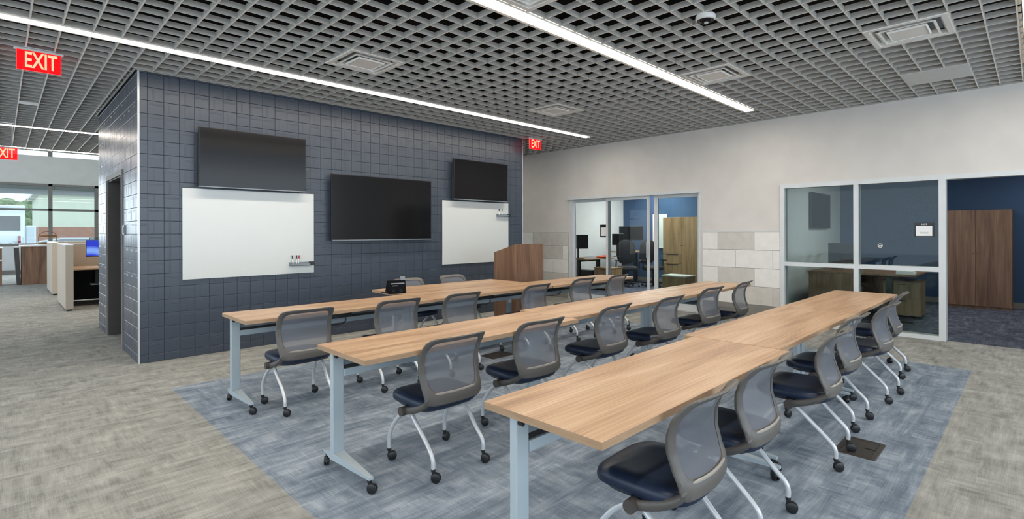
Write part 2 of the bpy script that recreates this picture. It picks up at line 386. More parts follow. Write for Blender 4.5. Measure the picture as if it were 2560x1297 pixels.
for (a, b, c), lb in zip(LIGHTS, ['long white LED strip light running across the middle of the ceiling grid', 'long white LED strip light closest to the slate tiled wall',
        'short LED strip light in the passage beyond the tiled block', 'LED strip light over the far walkway left of the tiled block', 'last LED strip light at the far edge of the grid ceiling', 'LED strip light just outside the view above the front row']):
    t = thing('strip_light', lb, 'light', ((a+b)/2, c, H), 0, 'linear ceiling lights'); h = (b-a)/2
    m = B(-h, h, -.065, -.062, -.004, .05); m.box(-h, h, .062, .065, -.004, .05); m.box(-h-.01, -h, -.064, .064, -.004, .05); m.box(h, h+.01, -.064, .064, -.004, .05); m.box(-h, h, -.064, .064, .05, .06)
    m.obj('housing', M_vent, t)
    B(-h, h, -.062, .062, -.003, .03).obj('lens', M_lens, t)
    m = B(-h+.02, h-.02, -.0665, -.0645, .012, .040); m.box(-h+.02, h-.02, .0645, .0665, .012, .040); m.obj('side_glow', M_leak, t)

t = thing('security_camera', 'small white dome security camera hanging from the ceiling grid', 'camera', (4.09, 1.895, H))
m = MB().lathe((0, 0, -.040), [(.066, 0), (.077, .008), (.079, .03), (.076, .040)], 28); m.obj('housing', M_vent, t, True)
m = MB().lathe((0, 0, -.062), [(.008, 0), (.03, .004), (.045, .014), (.055, .028)], 24); m.obj('dome', M_scr, t, True)
m = MB().lathe((0, 0, -.043), [(.056, 0), (.06, -.002), (.066, .001), (.066, .006)], 24); m.obj('ring', M_blk, t, True)
m = MB().lathe((-.008, -.010, -.070), [(.012, 0), (.016, .003), (.016, .012)], 16); m.obj('lens', M_sil, t, True)

# ------------------------------------------------------------------ tiled block in the middle
TW, TH = .1496, .1462
def tile_mesh(kind, w=TW, h=TH):
    """face in XZ, proud towards -Y, origin at lower left"""
    g = .0013; b = .0022; d = .009; m = MB()
    lo = [(g, 0, g), (w-g, 0, g), (w-g, 0, h-g), (g, 0, h-g)]
    md = [(g, -d+.002, g), (w-g, -d+.002, g), (w-g, -d+.002, h-g), (g, -d+.002, h-g)]
    hi = [(g+b, -d, g+b), (w-g-b, -d, g+b), (w-g-b, -d, h-g-b), (g+b, -d, h-g-b)]
    m.loft([lo, md, hi])
    def rib(a0, a1, b0, b1, horiz):
        q = .0028; r = -d-.0009
        if horiz: p = [(b0, a0), (b1, a0), (b1, a1), (b0, a1)]; s = [(b0+q, a0+q), (b1-q, a0+q), (b1-q, a1-q), (b0+q, a1-q)]
        else: p = [(a0, b0), (a1, b0), (a1, b1), (a0, b1)]; s = [(a0+q, b0+q), (a1-q, b0+q), (a1-q, b1-q), (a0+q, b1-q)]
        m.loft([[(x, -d, z) for x, z in p], [(x, r, z) for x, z in s]])
    if kind == 'V' and w > .1: rib(.30*w, .30*w+.008, .012, h-.012, False); rib(.30*w+.012, .30*w+.020, .012, h-.012, False)
    if kind == 'H' and h > .1: rib(.66*h, .66*h+.008, .010, w-.010, True); rib(.66*h+.012, .66*h+.020, .010, w-.010, True)
    return m
def tiled_wall(name, length, height, origin, rot, material, xoff, holes=(), keep=300, key=None, groutm=M_grout):
    root = struct(MB().box(0, length, 0, .10, 0, height).obj(name, groutm)) if not holes else None
    if holes:
        hx0, hx1, hz = holes[0]; m = MB().box(0, hx0, 0, .10, 0, height); m.box(hx1, length, 0, .10, 0, height); m.box(hx0, hx1, 0, .10, hz, height)
        root = struct(m.obj(name, groutm))
    root.location = origin; root.rotation_euler = (0, 0, rot)
    lib = {k: tile_mesh(k).obj('tile', material, root) for k in 'VH'}
    meshes = {k: o.data for k, o in lib.items()}
    for o in lib.values(): D.objects.remove(o)
    cells = []
    z = .088-TH; r = 0
    while z < height-.01:
        x = xoff-TW; c = 0
        while x < length-.01:
            x0, x1, z0, z1 = max(x, 0), min(x+TW, length), max(z, 0), min(z+TH, height)
            if x1-x0 > .012 and z1-z0 > .012:
                full = abs(x1-x0-TW) < 1e-4 and abs(z1-z0-TH) < 1e-4
                hit = False
                for hx0, hx1, hz in holes:
                    if x1 > hx0+.001 and x0 < hx1-.001 and z0 < hz-.001: hit = True
                kind = 'H' if (c+r) % 2 == 0 else 'V'
                if random.random() < .18: kind = 'V' if kind == 'H' else 'H'
                if hit:
                    for hx0, hx1, hz in holes:
                        parts = []
                        if x0 < hx0 < x1: parts.append((x0, hx0, z0, z1))
                        if x0 < hx1 < x1: parts.append((hx1, x1, z0, z1))
                        if z0 < hz < z1 and not parts: parts.append((x0, x1, hz, z1))
                        for q in parts:
                            if q[1]-q[0] > .012 and q[3]-q[2] > .012: cells.append((*q, False, kind))
                else: cells.append((x0, x1, z0, z1, full, kind))
            x += TW; c += 1
        z += TH; r += 1
    cells.sort(key=key or (lambda q: q[0]))
    stuff = MB()
    for i, (x0, x1, z0, z1, full, kind) in enumerate(cells):
        if i < keep:
            if full:
                o = D.objects.new('tile', meshes[kind]); C.objects.link(o); o.parent = root
            else: o = tile_mesh(kind, x1-x0, z1-z0).obj('tile', material, root)
            o.location = (x0, random.uniform(-.0006, .0006), z0)
        else:
            tm = tile_mesh(kind, x1-x0, z1-z0); n = len(stuff.v); stuff.v += [(a+x0, b, c+z0) for a, b, c in tm.v]; stuff.f += [tuple(n+j for j in f) for f in tm.f]; stuff.mi += tm.mi
    if stuff.v:
        o = stuff.obj('tile_field', material, root); o['kind'] = 'stuff'
    return root
LEN = 7.012-XC
tiled_wall('wall_core_front', LEN, H+.25, (XC, YB, 0), 0, M_tile, .079, key=lambda q: (q[0]+abs(q[2]-1.4)*.25))
SL = 9.965-YB
# side face: local x runs along world -Y... face looks to -X
DO0, DO1, DZ = 9.965-9.06, 9.965-7.86, 2.13
tiled_wall('wall_core_side', SL, H+.25, (XC, 9.965, 0), -pi/2, M_tile2, SL % TW, holes=[(DO0, DO1, DZ)], key=lambda q: -q[0])
struct(B(XC+.1, 7.012, 9.87, 9.965, 0, H+.25).obj('wall_core_rear', M_tile2)); struct(B(6.912, 7.012, YB+.1, 9.87, 0, H+.25).obj('wall_core_end', M_tile2))
struct(B(XC, 7.012, YB, 9.965, H+.25, H+.27).obj('ceiling_core', M_deck))
t = sempty('trim_1'); B(XC-.012, XC+.006, YB-.012, YB+.006, 0, H+.2).obj('corner_trim', M_sil, t); B(7.006, 7.02, YB-.012, YB+.004, 0, H+.2).obj('corner_trim', M_sil, t)
# deep doorway in the side of the block
t = struct(B(XC+1.2, XC+1.25, 7.7, 9.2, 0, 2.4).obj('door_1', M_jam))
m = B(XC-.002, XC+1.2, 9.045, 9.10, 0, 2.17); m.box(XC-.002, XC+1.2, 7.82, 7.875, 0, 2.17); m.box(XC-.002, XC+1.2, 7.875, 9.045, 2.115, 2.17); m.obj('door_lining', M_jam, t)
m = B(XC-.022, XC, 7.80, 7.86, 0, 2.19); m.box(XC-.022, XC, 9.06, 9.12, 0, 2.19); m.box(XC-.022, XC, 7.86, 9.06, 2.13, 2.19); m.obj('door_frame', M_base, t)
t = thing('light_switch', 'small grey switch plate on the tiled side wall beside the doorway', 'switch', (XC-.014, 7.70, 1.455))
B(-.006, .003, -.06, .06, -.06, .06).obj('plate', M_rail, t, bevel=.002); B(-.012, -.006, -.03, .03, -.035, .035).obj('rocker', M_blk, t)

# whiteboards
def whiteboard(x0, x1, z0, z1, label, tray_z, tx0, tx1, pens):
    t = thing('whiteboard', label, 'whiteboard', ((x0+x1)/2, YB-.018, z0), 0, 'frameless whiteboards'); h = (x1-x0)/2
    B(-h, h, -.012, 0, 0, z1-z0).obj('board', M_wb, t, bevel=.002)
    B(-h+.04, h-.04, 0, .003, .04, z1-z0-.04).obj('backing', M_sil, t)
    c = (x0+x1)/2
    tr = thing('marker_tray', 'grey magnetic marker tray on the '+('left' if x0 < 3 else 'right')+' whiteboard', 'tray', ((tx0+tx1)/2, YB-.0305, tray_z)); th = (tx1-tx0)/2
    m = B(-th, th, -.05, 0, 0, .004); m.box(-th, th, -.05, -.046, 0, .03); m.box(-th, th, -.004, 0, 0, .045); m.obj('tray', M_rail, tr)
    B(th-.055, th+.002, -.052, 0, -.001, .047).obj('end_cap', M_blk, tr)
    for i, (px, col, lb) in enumerate(pens):
        p = thing('marker', lb, 'marker', (px, YB-.056, tray_z+.006), 0, 'whiteboard markers'); p.rotation_euler = (0, radians((-4, 2, 6)[i % 3]), 0)
        MB().cyl((0, 0, 0), .0075, .085, 'Z', 12).obj('barrel', M_paper, p, True); MB().cyl((0, 0, .085), .0085, .045, 'Z', 12, .0075).obj('cap', col, p, True)
        MB().cyl((0, 0, -.002), .0085, .02, 'Z', 12).obj('end_plug', col, p, True)
M_redp = mottle(mat('red_plastic', rough=.4), srgb(150, 24, 44), srgb(160, 28, 50), (9, 9, 9)); M_bluep = mottle(mat('blue_plastic', rough=.4), srgb(40, 34, 70), srgb(46, 38, 80), (9, 9, 9))
whiteboard(1.47, 2.987, .884, 1.928, 'large white frameless whiteboard at the left end of the tiled wall', .985, 2.66, 2.97,
           [(2.70, M_blk, 'black-capped marker standing in the left whiteboard tray'), (2.742, M_bluep, 'dark blue-capped marker standing in the left whiteboard tray'), (2.765, M_redp, 'red-capped marker standing in the left whiteboard tray')])
whiteboard(5.12, 6.62, .884, 1.936, 'white frameless whiteboard partly behind the wooden lectern', 1.695, 6.32, 6.63,
           [(6.37, M_bluep, 'dark-capped marker standing at the left end of the right whiteboard tray'), (6.43, M_blk, 'black-capped marker beside the first one in the right whiteboard tray')])
# televisions
def tv(x0, x1, z0, z1, label, tilt):
    t = thing('television', label, 'television', ((x0+x1)/2, YB-.115, z0), 0, 'wall-mounted black televisions'); h = (x1-x0)/2; q = z1-z0; t.rotation_euler = (radians(tilt), 0, 0)
    B(-h, h, 0, .035, 0, q).obj('case', M_blk, t, bevel=.003); B(-h+.008, h-.008, -.002, .002, .016, q-.008).obj('screen', M_scr, t)
    B(-h, h, -.004, 0, -.002, .010).obj('bottom_bezel', M_rail, t)
    B(-h*.5, h*.5, .035, .055, q*.12, q*.8).obj('rear_housing', M_blk, t); B(-.25, -.21, .055, .100, q*.3, q*.75).obj('wall_bracket', M_blk, t); B(.21, .25, .055, .100, q*.3, q*.75).obj('wall_bracket', M_blk, t)
tv(1.61, 2.84, 1.945, 2.63, 'flat black television mounted above the left whiteboard', 1.5)
tv(3.195, 4.835, 1.305, 2.216, 'large flat black television mounted between the two whiteboards', .5)
tv(5.285, 6.51, 1.955, 2.626, 'flat black television mounted above the right whiteboard', 1.5)

# ------------------------------------------------------------------ right-hand wall with glazed openings
WT = .13; SY0, SY1, SZ = 4.083, 6.985, 2.13; FY0, FY1 = -.55, 2.79
m = B(XR, XR+WT, SY1, 25, 0, 3.95); m.box(XR, XR+WT, SY0, SY1, SZ, 3.95); m.box(XR, XR+WT, FY1, SY0, 0, 3.95)
m.box(XR, XR+WT, FY0, FY1, SZ, 3.95); m.box(XR, XR+WT, -5, FY0, 0, 3.95)
wr = struct(m.obj('wall_right', M_paint))
rows = [(1.115, 1.405), (.822, 1.113), (.530, .820), (.238, .528)]
def wt(y0, y1, r, m_): B(XR-.012, XR, y0+.003, y1-.003, rows[r][0]+.0015, rows[r][1]-.0015).obj('tile', m_, wr, bevel=.0015)
for r in (0, 2):
    wt(3.78, 4.05, r, M_ltile); wt(3.189, 3.78, r, M_gtile); wt(2.80, 3.189, r, M_ltile)
for r in (1, 3):
    wt(3.489, 4.05, r, M_ltile); wt(2.907, 3.489, r, M_ltile if r == 1 else M_gtile); wt(2.80, 2.907, r, M_ltile if r == 1 else M_gtile)
wt(8.051, 8.66, 0, M_ltile); wt(7.469, 8.051, 0, M_gtile); wt(7.03, 7.469, 0, M_gtile)
wt(7.76, 8.34, 1, M_ltile); wt(7.18, 7.76, 1, M_gtile); wt(7.03, 7.18, 1, M_ltile)
wt(8.051, 8.66, 2, M_ltile); wt(7.469, 8.051, 2, M_ltile); wt(7.03, 7.469, 2, M_ltile)
wt(7.76, 8.34, 3, M_ltile); wt(7.18, 7.76, 3, M_gtile); wt(7.03, 7.18, 3, M_gtile)
m = B(XR-.004, XR, 2.80, 4.05, .236, 1.406); m.box(XR-.004, XR, 7.03, 8.66, .236, 1.406); m.obj('tile_grout', M_base, wr)
m = B(XR-.014, XR, 2.80, 4.05, 1.406, 1.414); m.box(XR-.014, XR, 7.03, 8.66, 1.406, 1.414); m.obj('tile_cap', M_alu, wr)
m = B(XR-.010, XR, 2.80, 4.05, 0, .236); m.box(XR-.010, XR, 7.03, 12, 0, .236); struct(m.obj('baseboard_right', M_base))

# sliding glass door
t = sempty('door_2'); fx0, fx1 = XR-.03, XR+WT+.02
m = B(fx0-.04, fx1, SY0-.01, SY1+.02, SZ-.045, SZ+.012); m.obj('header_track', M_alu, t)
B(fx0, fx1, SY1-.045, SY1, 0, SZ-.045).obj('jamb', M_alu, t); B(fx0, fx1, SY0, SY0+.03, 0, SZ-.045).obj('jamb', M_alu, t)
B(fx0+.02, fx1-.02, SY0, SY1, 0, .012).obj('threshold', M_sil, t)
def leaf(y0, y1, x, nm='door_panel', bot=.12, st=.045):
    m = B(x, x+.04, y0, y0+st, .012, SZ-.045); m.box(x, x+.04, y1-st, y1, .012, SZ-.045); m.box(x, x+.04, y0+st, y1-st, .012, bot); m.box(x, x+.04, y0+st, y1-st, SZ-.10, SZ-.045)
    f = m.obj(nm, M_alu, t); g = B(x+.016, x+.024, y0+st, y1-st, bot, SZ-.10).obj('glass', M_glass2 if y0 > 4.9 else M_glass, f)
    return f
leaf(6.01, 6.94, XR+.06); f = leaf(5.09, 6.06, XR+.0); 
m = B(XR-.045, XR-.03, 5.105, 5.125, .93, 1.23); m.box(XR-.03, XR, 5.108, 5.122, .95, .97); m.box(XR-.03, XR, 5.108, 5.122, 1.19, 1.21)
m.obj('pull_handle', M_sil, f)
f = leaf(4.10, 5.02, XR+.06, st=.075)
# framed glazing and open doorway on the right
t = sempty('window_1')
def fr(y0, y1, z0, z1, nm='frame'): return B(XR-.02, XR+WT+.01, y0, y1, z0, z1).obj(nm, M_alu, t)
fr(2.735, 2.795, 0, SZ+.01, 'post'); fr(1.765, 1.825, 0, 2.075, 'post'); fr(.815, .885, 0, 2.075, 'post'); fr(-.55, -.49, 0, 2.075, 'post')
fr(-.55, 2.735, 2.075, 2.14, 'header'); fr(.885, 2.735, 0, .055, 'sill'); fr(1.825, 2.735, .885, .945, 'transom'); fr(.885, 1.765, .885, .945, 'transom')
for y0, y1 in ((1.825, 2.735), (.885, 1.765)):
    for z0, z1 in ((.055, .885), (.945, 2.075)): B(XR+.04, XR+.05, y0, y1, z0, z1).obj('pane', M_glass, t)

# ------------------------------------------------------------------ offices beyond the glass
XO = 13.2
struct(B(XO, XO+.1, -3, 9, 0, 3.0).obj('wall_office_rear', M_blue)); struct(B(XR+WT, XO, 8.66, 8.76, 0, 3.0).obj('wall_office_far', M_white))
struct(B(XR+WT+.02, XO, 3.05, 3.17, 0, 3.0).obj('wall_office_divider', M_white)); struct(B(XR+WT, XO, -3.1, -3.0, 0, 3.0).obj('wall_office_near', M_white))
struct(B(XR+WT, XO+.1, -3.1, 8.76, 2.75, 2.85).obj('ceiling_office', M_white)); struct(B(XO-.012, XO, -3, 8.66, 0, .10).obj('baseboard_office', M_base))
for i, (x, y) in enumerate(((10.4, 6.0), (12.2, 7.2), (10.6, 1.2), (12.0, -.8))):  # unseen panels, added to light the offices
    t = thing('office_fill_light', 'unseen flat panel light added over the '+('far' if i < 2 else 'near')+' office, '+('by the door' if i % 2 == 0 else 'by the rear wall'), 'light', (x, y, 2.75), 0, 'added office panel lights')
    B(-.6, .6, -.3, .3, -.012, 0).obj('diffuser', M_olight2 if i < 2 else M_olight, t); m = B(-.62, .62, -.32, -.3, -.016, 0); m.box(-.62, .62, .3, .32, -.016, 0); m.box(-.62, -.6, -.3, .3, -.016, 0); m.box(.6, .62, -.3, .3, -.016, 0); m.obj('frame', M_vent, t)
def cabinet(x0, x1, y0, y1, z1, label, m_, drawers=False):
    """tall two-door cabinet facing -X"""
    t = thing('tall_cabinet', label, 'cabinet', ((x0+x1)/2, (y0+y1)/2, 0), 0, 'tall wooden office cabinets'); hx, hy = (x1-x0)/2, (y1-y0)/2
    B(-hx+.022, hx, -hy, hy, .0, z1).obj('body', m_, t)
    for s in (-1, 1):
        a, b = (-hy+.002, -.002) if s < 0 else (.002, hy-.002)
        z0 = .05 if not (drawers and s > 0) else .83
        d = B(-hx, -hx+.02, a, b, z0, z1-.003).obj('door', m_, t, bevel=.0015)
        MB().cyl((-hx-.018, -.02*s*-1 if False else s*.03, 1.0 if not drawers else 1.05), .008, .018, 'X', 10).obj('knob', M_blk, d)
        if drawers and s > 0:
            for q in range(3):
                dr = B(-hx, -hx+.02, a, b, .05+q*.26, .05+q*.26+.252).obj('drawer', m_, t, bevel=.0015); B(-hx-.012, -hx, a+.10, b-.10, .05+q*.26+.235, .05+q*.26+.245).obj('drawer_pull', M_blk, dr)
cabinet(12.6, XO-.01, .30, 1.26, 1.79, 'tall walnut two-door cabinet seen through the open doorway on the right', M_wal)
cabinet(12.6, XO-.01, 5.95, 7.03, 1.79, 'tall oak cabinet with drawers seen through the sliding glass door', M_wal2, True)
def desk(x, y, w_, d_, z, label, m_, group=None, legs='T', rz=0):
    t = thing('desk', label, 'desk', (x, y, 0), rz, group)
    B(-w_/2, w_/2, -d_/2, d_/2, z-.03, z).obj('desktop', m_, t, bevel=.003)
    for s in (-1, 1):
        if legs == 'T':
            l = B(s*(w_/2-.2)-.035, s*(w_/2-.2)+.035, -.045, .045, .03, z-.03).obj('leg', M_blk, t); B(s*(w_/2-.2)-.035, s*(w_/2-.2)+.035, -d_/2+.06, d_/2-.06, 0, .03).obj('foot', M_blk, l)
        else: B(s*(w_/2-.012)-.012, s*(w_/2-.012)+.012, -d_/2+.02, d_/2-.02, 0, z-.03).obj('side_panel', m_, t)
    if legs == 'T': B(-w_/2+.2, w_/2-.2, -.02, .02, z-.09, z-.05).obj('crossbar', M_blk, t)
    else: B(-w_/2+.03, w_/2-.03, d_/2-.06, d_/2-.04, .25, z-.03).obj('modesty_panel', m_, t)
    return t
def monitor(x, y, z, rz, label, w_=.56, h_=.33, lift=.12, m_=None, group=None):
    t = thing('monitor', label, 'monitor', (x, y, z), rz, group)
    B(-w_/2, w_/2, -.012, .012, lift, lift+h_).obj('case', M_blk, t, bevel=.003); B(-w_/2+.008, w_/2-.008, -.0145, -.0125, lift+.012, lift+h_-.008).obj('screen', m_ or M_scr, t)
    B(-.02, .02, .014, .04, .01, lift+.15).obj('stand', M_blk, t); B(-.11, .11, -.08, .1, 0, .012).obj('base', M_blk, t, bevel=.003)
def office_chair(x, y, rz, label):
    t = thing('office_chair', label, 'chair', (x, y, 0), rz, 'black office swivel chairs')
    def so(a, b, n, e): return [(a*abs(cos(q))**(2/e)*(1 if cos(q) >= 0 else -1), b*abs(sin(q))**(2/e)*(1 if sin(q) >= 0 else -1)) for q in [2*pi*i/n for i in range(n)]]
    MB().loft([[(px*s, py*s, zz) for px, py in so(.25, .24, 24, 3.5)] for s, zz in ((.85, .43), (1, .45), (1, .49), (.9, .52), (.5, .525))]).obj('seat', M_dk, t, True)
    MB().loft([[(px*s, yy-.06*(1-(px/.25)**2)+.03*(pz/.3), .88+pz*s) for px, pz in so(.24, .32, 24, 3)] for s, yy in ((.9, -.20), (1, -.22), (1, -.25), (.9, -.265))]).obj('backrest', M_dk, t, True)
    MB().tube(smoothpath([(0, -.05, .42), (0, -.25, .43), (0, -.31, .6), (0, -.28, .85)]), .022).obj('back_support', M_blk, t, True)
    for s in (-1, 1):
        MB().tube(smoothpath([(s*.2, 0, .43), (s*.29, 0, .45), (s*.29, .02, .66)]), .015).obj('arm', M_blk, t, True); B(s*.29-.035, s*.29+.035, -.1, .15, .66, .685).obj('armrest', M_blk, t, bevel=.008)
    MB().cyl((0, 0, .08), .03, .35, 'Z', 14).obj('column', M_blk, t, True)
    for i in range(5):
        a = 2*pi*i/5+.3; l = MB().tube([(0, 0, .12), (.29*cos(a), .29*sin(a), .075)], [.028, .016]).obj('base_arm', M_blk, t, True)
        MB().cyl((.29*cos(a)-.02, .29*sin(a), .028), .027, .04, 'X', 12).obj('caster', M_blk, l)
# far office
desk(10.55, 7.95, 1.2, .75, .76, 'dark sit-stand desk with papers against the white office wall', M_wal2)
desk(12.35, 7.9, 1.0, .75, .88, 'raised black sit-stand desk with a monitor in the far office', M_wal2)
monitor(10.05, 7.88, .76, -.6, 'black monitor at the left edge of the sliding door view', .5, .34, .24)
monitor(12.45, 7.92, .88, -.85, 'black monitor on a raised desk beside the blue wall', .66, .38, .30)
monitor(11.55, 7.75, .88-.12, -.4, 'small black monitor beside the raised desk monitor', .34, .30, .30)
t = thing('papers', 'loose blue and orange papers on the dark office desk', 'papers', (10.7, 7.75, .76))
M_or = mottle(mat('orange_red_paper', rough=.8), srgb(206, 84, 52), srgb(214, 92, 60), (9, 9, 9)); M_bp = mottle(mat('blue_paper', rough=.8), srgb(110, 150, 196), srgb(120, 160, 206), (9, 9, 9))
for i in range(7):
    a = random.uniform(-1, 1); px, py = random.uniform(-.1, .35), random.uniform(-.15, .1); z = .004*i; c, s = cos(a), sin(a)
    MB().hexa([(px+c*u-s*v, py+s*u+c*v, z+.001+.03*(u > 0)*(i % 2)) for u, v in ((-.14, -.1), (.14, -.1), (.14, .1), (-.14, .1))], [(px+c*u-s*v, py+s*u+c*v, z+.004+.03*(u > 0)*(i % 2)) for u, v in ((-.14, -.1), (.14, -.1), (.14, .1), (-.14, .1))]).obj('sheet', M_or, t)
for i in range(2): B(-.35, -.08, .0, .2, .001+i*.006, .006+i*.006).obj('sheet', M_bp, t)
t = thing('computer_tower', 'dark computer tower under the office desk', 'computer', (10.55, 8.0, 0)); B(-.1, .1, -.22, .22, 0, .45).obj('case', M_blk, t, bevel=.004); B(-.09, .09, -.226, -.22, .02, .43).obj('front_panel', M_scr, t)
office_chair(11.5, 7.42, 2.3, 'black office chair with a tall back turned beside the desk')
office_chair(12.0, 6.98, 2.7, 'black office chair nearest the blue wall')
def pedestal(x, y, w_, d_, h_, label, top):
    t = thing('pedestal_cabinet', label, 'cabinet', (x, y, 0), 0, 'low mobile pedestals'); B(-w_/2, w_/2, -d_/2, d_/2, .04, h_-.025).obj('body', M_wal2, t); B(-w_/2-.01, w_/2+.01, -d_/2-.01, d_/2+.01, h_-.025, h_).obj('top', top, t, bevel=.003)
    for q in range(2):
        dr = B(-w_/2-.016, -w_/2, -d_/2+.004, d_/2-.004, .05+q*(h_-.08)/2, .05+(q+1)*(h_-.08)/2-.006).obj('drawer', M_wal2, t); B(-w_/2-.024, -w_/2-.016, -.06, .06, .05+(q+1)*(h_-.08)/2-.03, .05+(q+1)*(h_-.08)/2-.02).obj('drawer_pull', M_blk, dr)
    for a in (-1, 1):
        for b in (-1, 1): MB().cyl((a*(w_/2-.05)-.01, b*(d_/2-.05), .02), .02, .02, 'X', 10).obj('caster', M_blk, t)
pedestal(9.95, 5.2, .42, .52, .52, 'low wooden pedestal with a white top just inside the sliding door', M_ltgrey)
pedestal(10.55, 7.35, .45, .5, .55, 'low wooden pedestal under the office desk near the chairs', M_wal2)
desk(12.3, 4.75, 1.3, .7, .76, 'oak desk with a black post leg beside the oak cabinet', M_wal2)
monitor(12.35, 4.9, .76, .9, 'dark monitor standing in for a reflection in the sliding door glass', .5, .34)  # built in place of a dark reflection in the door glass
def globe(x, y, z, lb):
    t = thing('desk_speaker', lb, 'speaker', (x, y, z), 0, 'small white round desk speakers'); MB().lathe((0, 0, 0), [(.02, 0), (.034, .015), (.038, .036), (.032, .058), (.012, .07)], 16).obj('body', M_paper, t, True); MB().cyl((-.04, 0, .036), .018, .006, 'X', 12).obj('cone', M_blk, t)
globe(11.85, 5.15, .76, 'small white round speaker at the left on the cabinet-side desk'); globe(11.85, 4.9, .76, 'small white round speaker at the right on the cabinet-side desk')
m = B(XR+WT+.05, XO-.02, 8.64, 8.66, .9, .905)
tag(B(XO-.014, XO-.002, 7.55, 7.63, .40, .52).obj('wall_outlet', M_ltgrey, bevel=.002), 'white wall outlet low on the blue office wall', 'outlet')
m = thing('wall_whiteboard', 'narrow white board on the blue wall left of the oak cabinet', 'whiteboard', (XO-.012, 7.55-.1+.0, .95)); B(-.01, .01, -.22, .22, 0, .95).obj('board', M_wb, m, bevel=.002); B(-.04, -.01, -.2, .2, 0, .02).obj('tray', M_sil, m)
# near office
t = thing('television', 'black television on the white wall seen through the right window', 'television', (11.55, 3.02, 1.47), 0)
B(-.62, .62, -.03, .01, 0, .69).obj('case', M_blk, t, bevel=.003); B(-.61, .61, -.034, -.03, .012, .68).obj('screen', M_matt, t); B(-.2, .2, .01, .03, .2, .5).obj('wall_mount', M_blk, t)
desk(11.0, 2.35, 2.6, .75, .75, 'long walnut desk against the divider behind the right window', M_wal, None, 'P')
desk(10.45, 1.62, 1.5, .7, .75, 'walnut desk with a black front leg behind the middle window', M_wal, None, 'T')
monitor(11.05, 2.55, .75, 1.1, 'black monitor standing on the walnut desk behind the right window', .5, .38, .06)
t = thing('desk_phone', 'black desk phone on the walnut desk behind the window', 'phone', (10.6, 2.5, .75), .4)
MB().hexa([(-.1, -.09, 0), (.1, -.09, 0), (.1, .09, 0), (-.1, .09, 0)], [(-.1, -.09, .02), (.1, -.09, .02), (.1, .09, .08), (-.1, .09, .08)]).obj('body', M_blk, t, bevel=.003)
MB().tube(smoothpath([(-.06, -.08, .05), (-.06, -.06, .075), (-.06, .06, .11), (-.06, .085, .09)]), .016).obj('handset', M_blk, t, True)
t = thing('mug', 'white mug beside the black desk phone', 'mug', (10.82, 2.35, .75)); MB().lathe((0, 0, 0), [(.03, 0), (.038, .01), (.038, .09), (.033, .09), (.033, .012)], 18).obj('cup', M_paper, t, True); MB().tube(smoothpath([(.036, 0, .07), (.062, 0, .06), (.06, 0, .035), (.036, 0, .025)]), .005).obj('handle', M_paper, t, True)
tag(B(10.95, 11.15, 2.18, 2.32, .752, .80).obj('tissue_box', M_paper, bevel=.004), 'small white box on the walnut desk behind the window', 'box')
t = thing('paper_stack', 'stack of white paper on the near walnut desk', 'papers', (10.0, 1.42, .75))
for i in range(4): B(-.15, .15, -.11+.004*i, .11, .001+.012*i, .012+.012*i).obj('sheet_bundle', M_paper, t)
pedestal(10.7, 1.55, .5, .5, .6, 'walnut drawer pedestal under the near office desk', M_wal)
M_yel = mottle(mat('kraft_yellow', rough=.8), srgb(196, 172, 104), srgb(206, 182, 114), (9, 9, 9))
t = thing('storage_box', 'yellow cardboard box on the low pedestal behind the right window', 'box', (10.0, 2.25, .50)); B(-.2, .2, -.15, .15, 0, .12).obj('body', M_yel, t); B(-.205, .205, -.155, .155, .10, .135).obj('lid', M_yel, t); B(-.207, -.205, -.04, .04, .05, .07).obj('hand_hole', M_blk, t)
pedestal(10.0, 2.25, .42, .42, .50, 'low walnut pedestal holding the yellow box', M_wal)

# room sign hung on the glass
def roomsign(y, z, label, txt, w_=.22, h_=.20):
    t = thing('room_sign', label, 'sign', (XR+.036, y, z), 0)
    B(-.004, 0, -w_/2, w_/2, -h_/2, h_/2).obj('plate', M_blk, t); B(-.006, -.004, -w_/2+.02, w_/2-.02, -h_/2+.015, h_/2-.045).obj('paper_insert', M_paper, t)
    R = Matrix(((0, 0, -1, -.005), (-1, 0, 0, 0), (0, 1, 0, h_/2-.022), (0, 0, 0, 1)))
    text_obj('lettering', txt, .032, M_paper, t, R)
    m = MB()
    for i in range(3): m.box(-.0066, -.006, -w_/2+.06, w_/2-.06, -.02-.014*i, -.017-.014*i)
    m.obj('printed_lines', M_rail, t)
roomsign(1.04, 1.43, 'black room sign 1039 with a white insert on the right window', '1039', .21, .19)
t = thing('room_sign', 'black room sign with a white insert on the sliding door glass', 'sign', (XR+.07, 6.15, 1.43)); B(-.004, 0, -.1, .1, -.13, .13).obj('plate', M_blk, t); B(-.006, -.004, -.08, .08, -.1, .07).obj('paper_insert', M_paper, t)
t = thing('window_decal', 'small round frosted decal on the middle window pane', 'decal', (XR+.034, 1.52, 1.215)); m = MB().loft([[(r*cos(2*pi*i/24), r*sin(2*pi*i/24), z) for i in range(24)] for r, z in ((.028, 0), (.021, 0), (.021, .005), (.028, .005), (.028, 0))], cap=False); m.v = [(p[2], p[0], p[1]) for p in m.v]; m.obj('ring', M_paper, t); B(0, .005, -.016, .016, -.004, .004).obj('bar', M_paper, t)

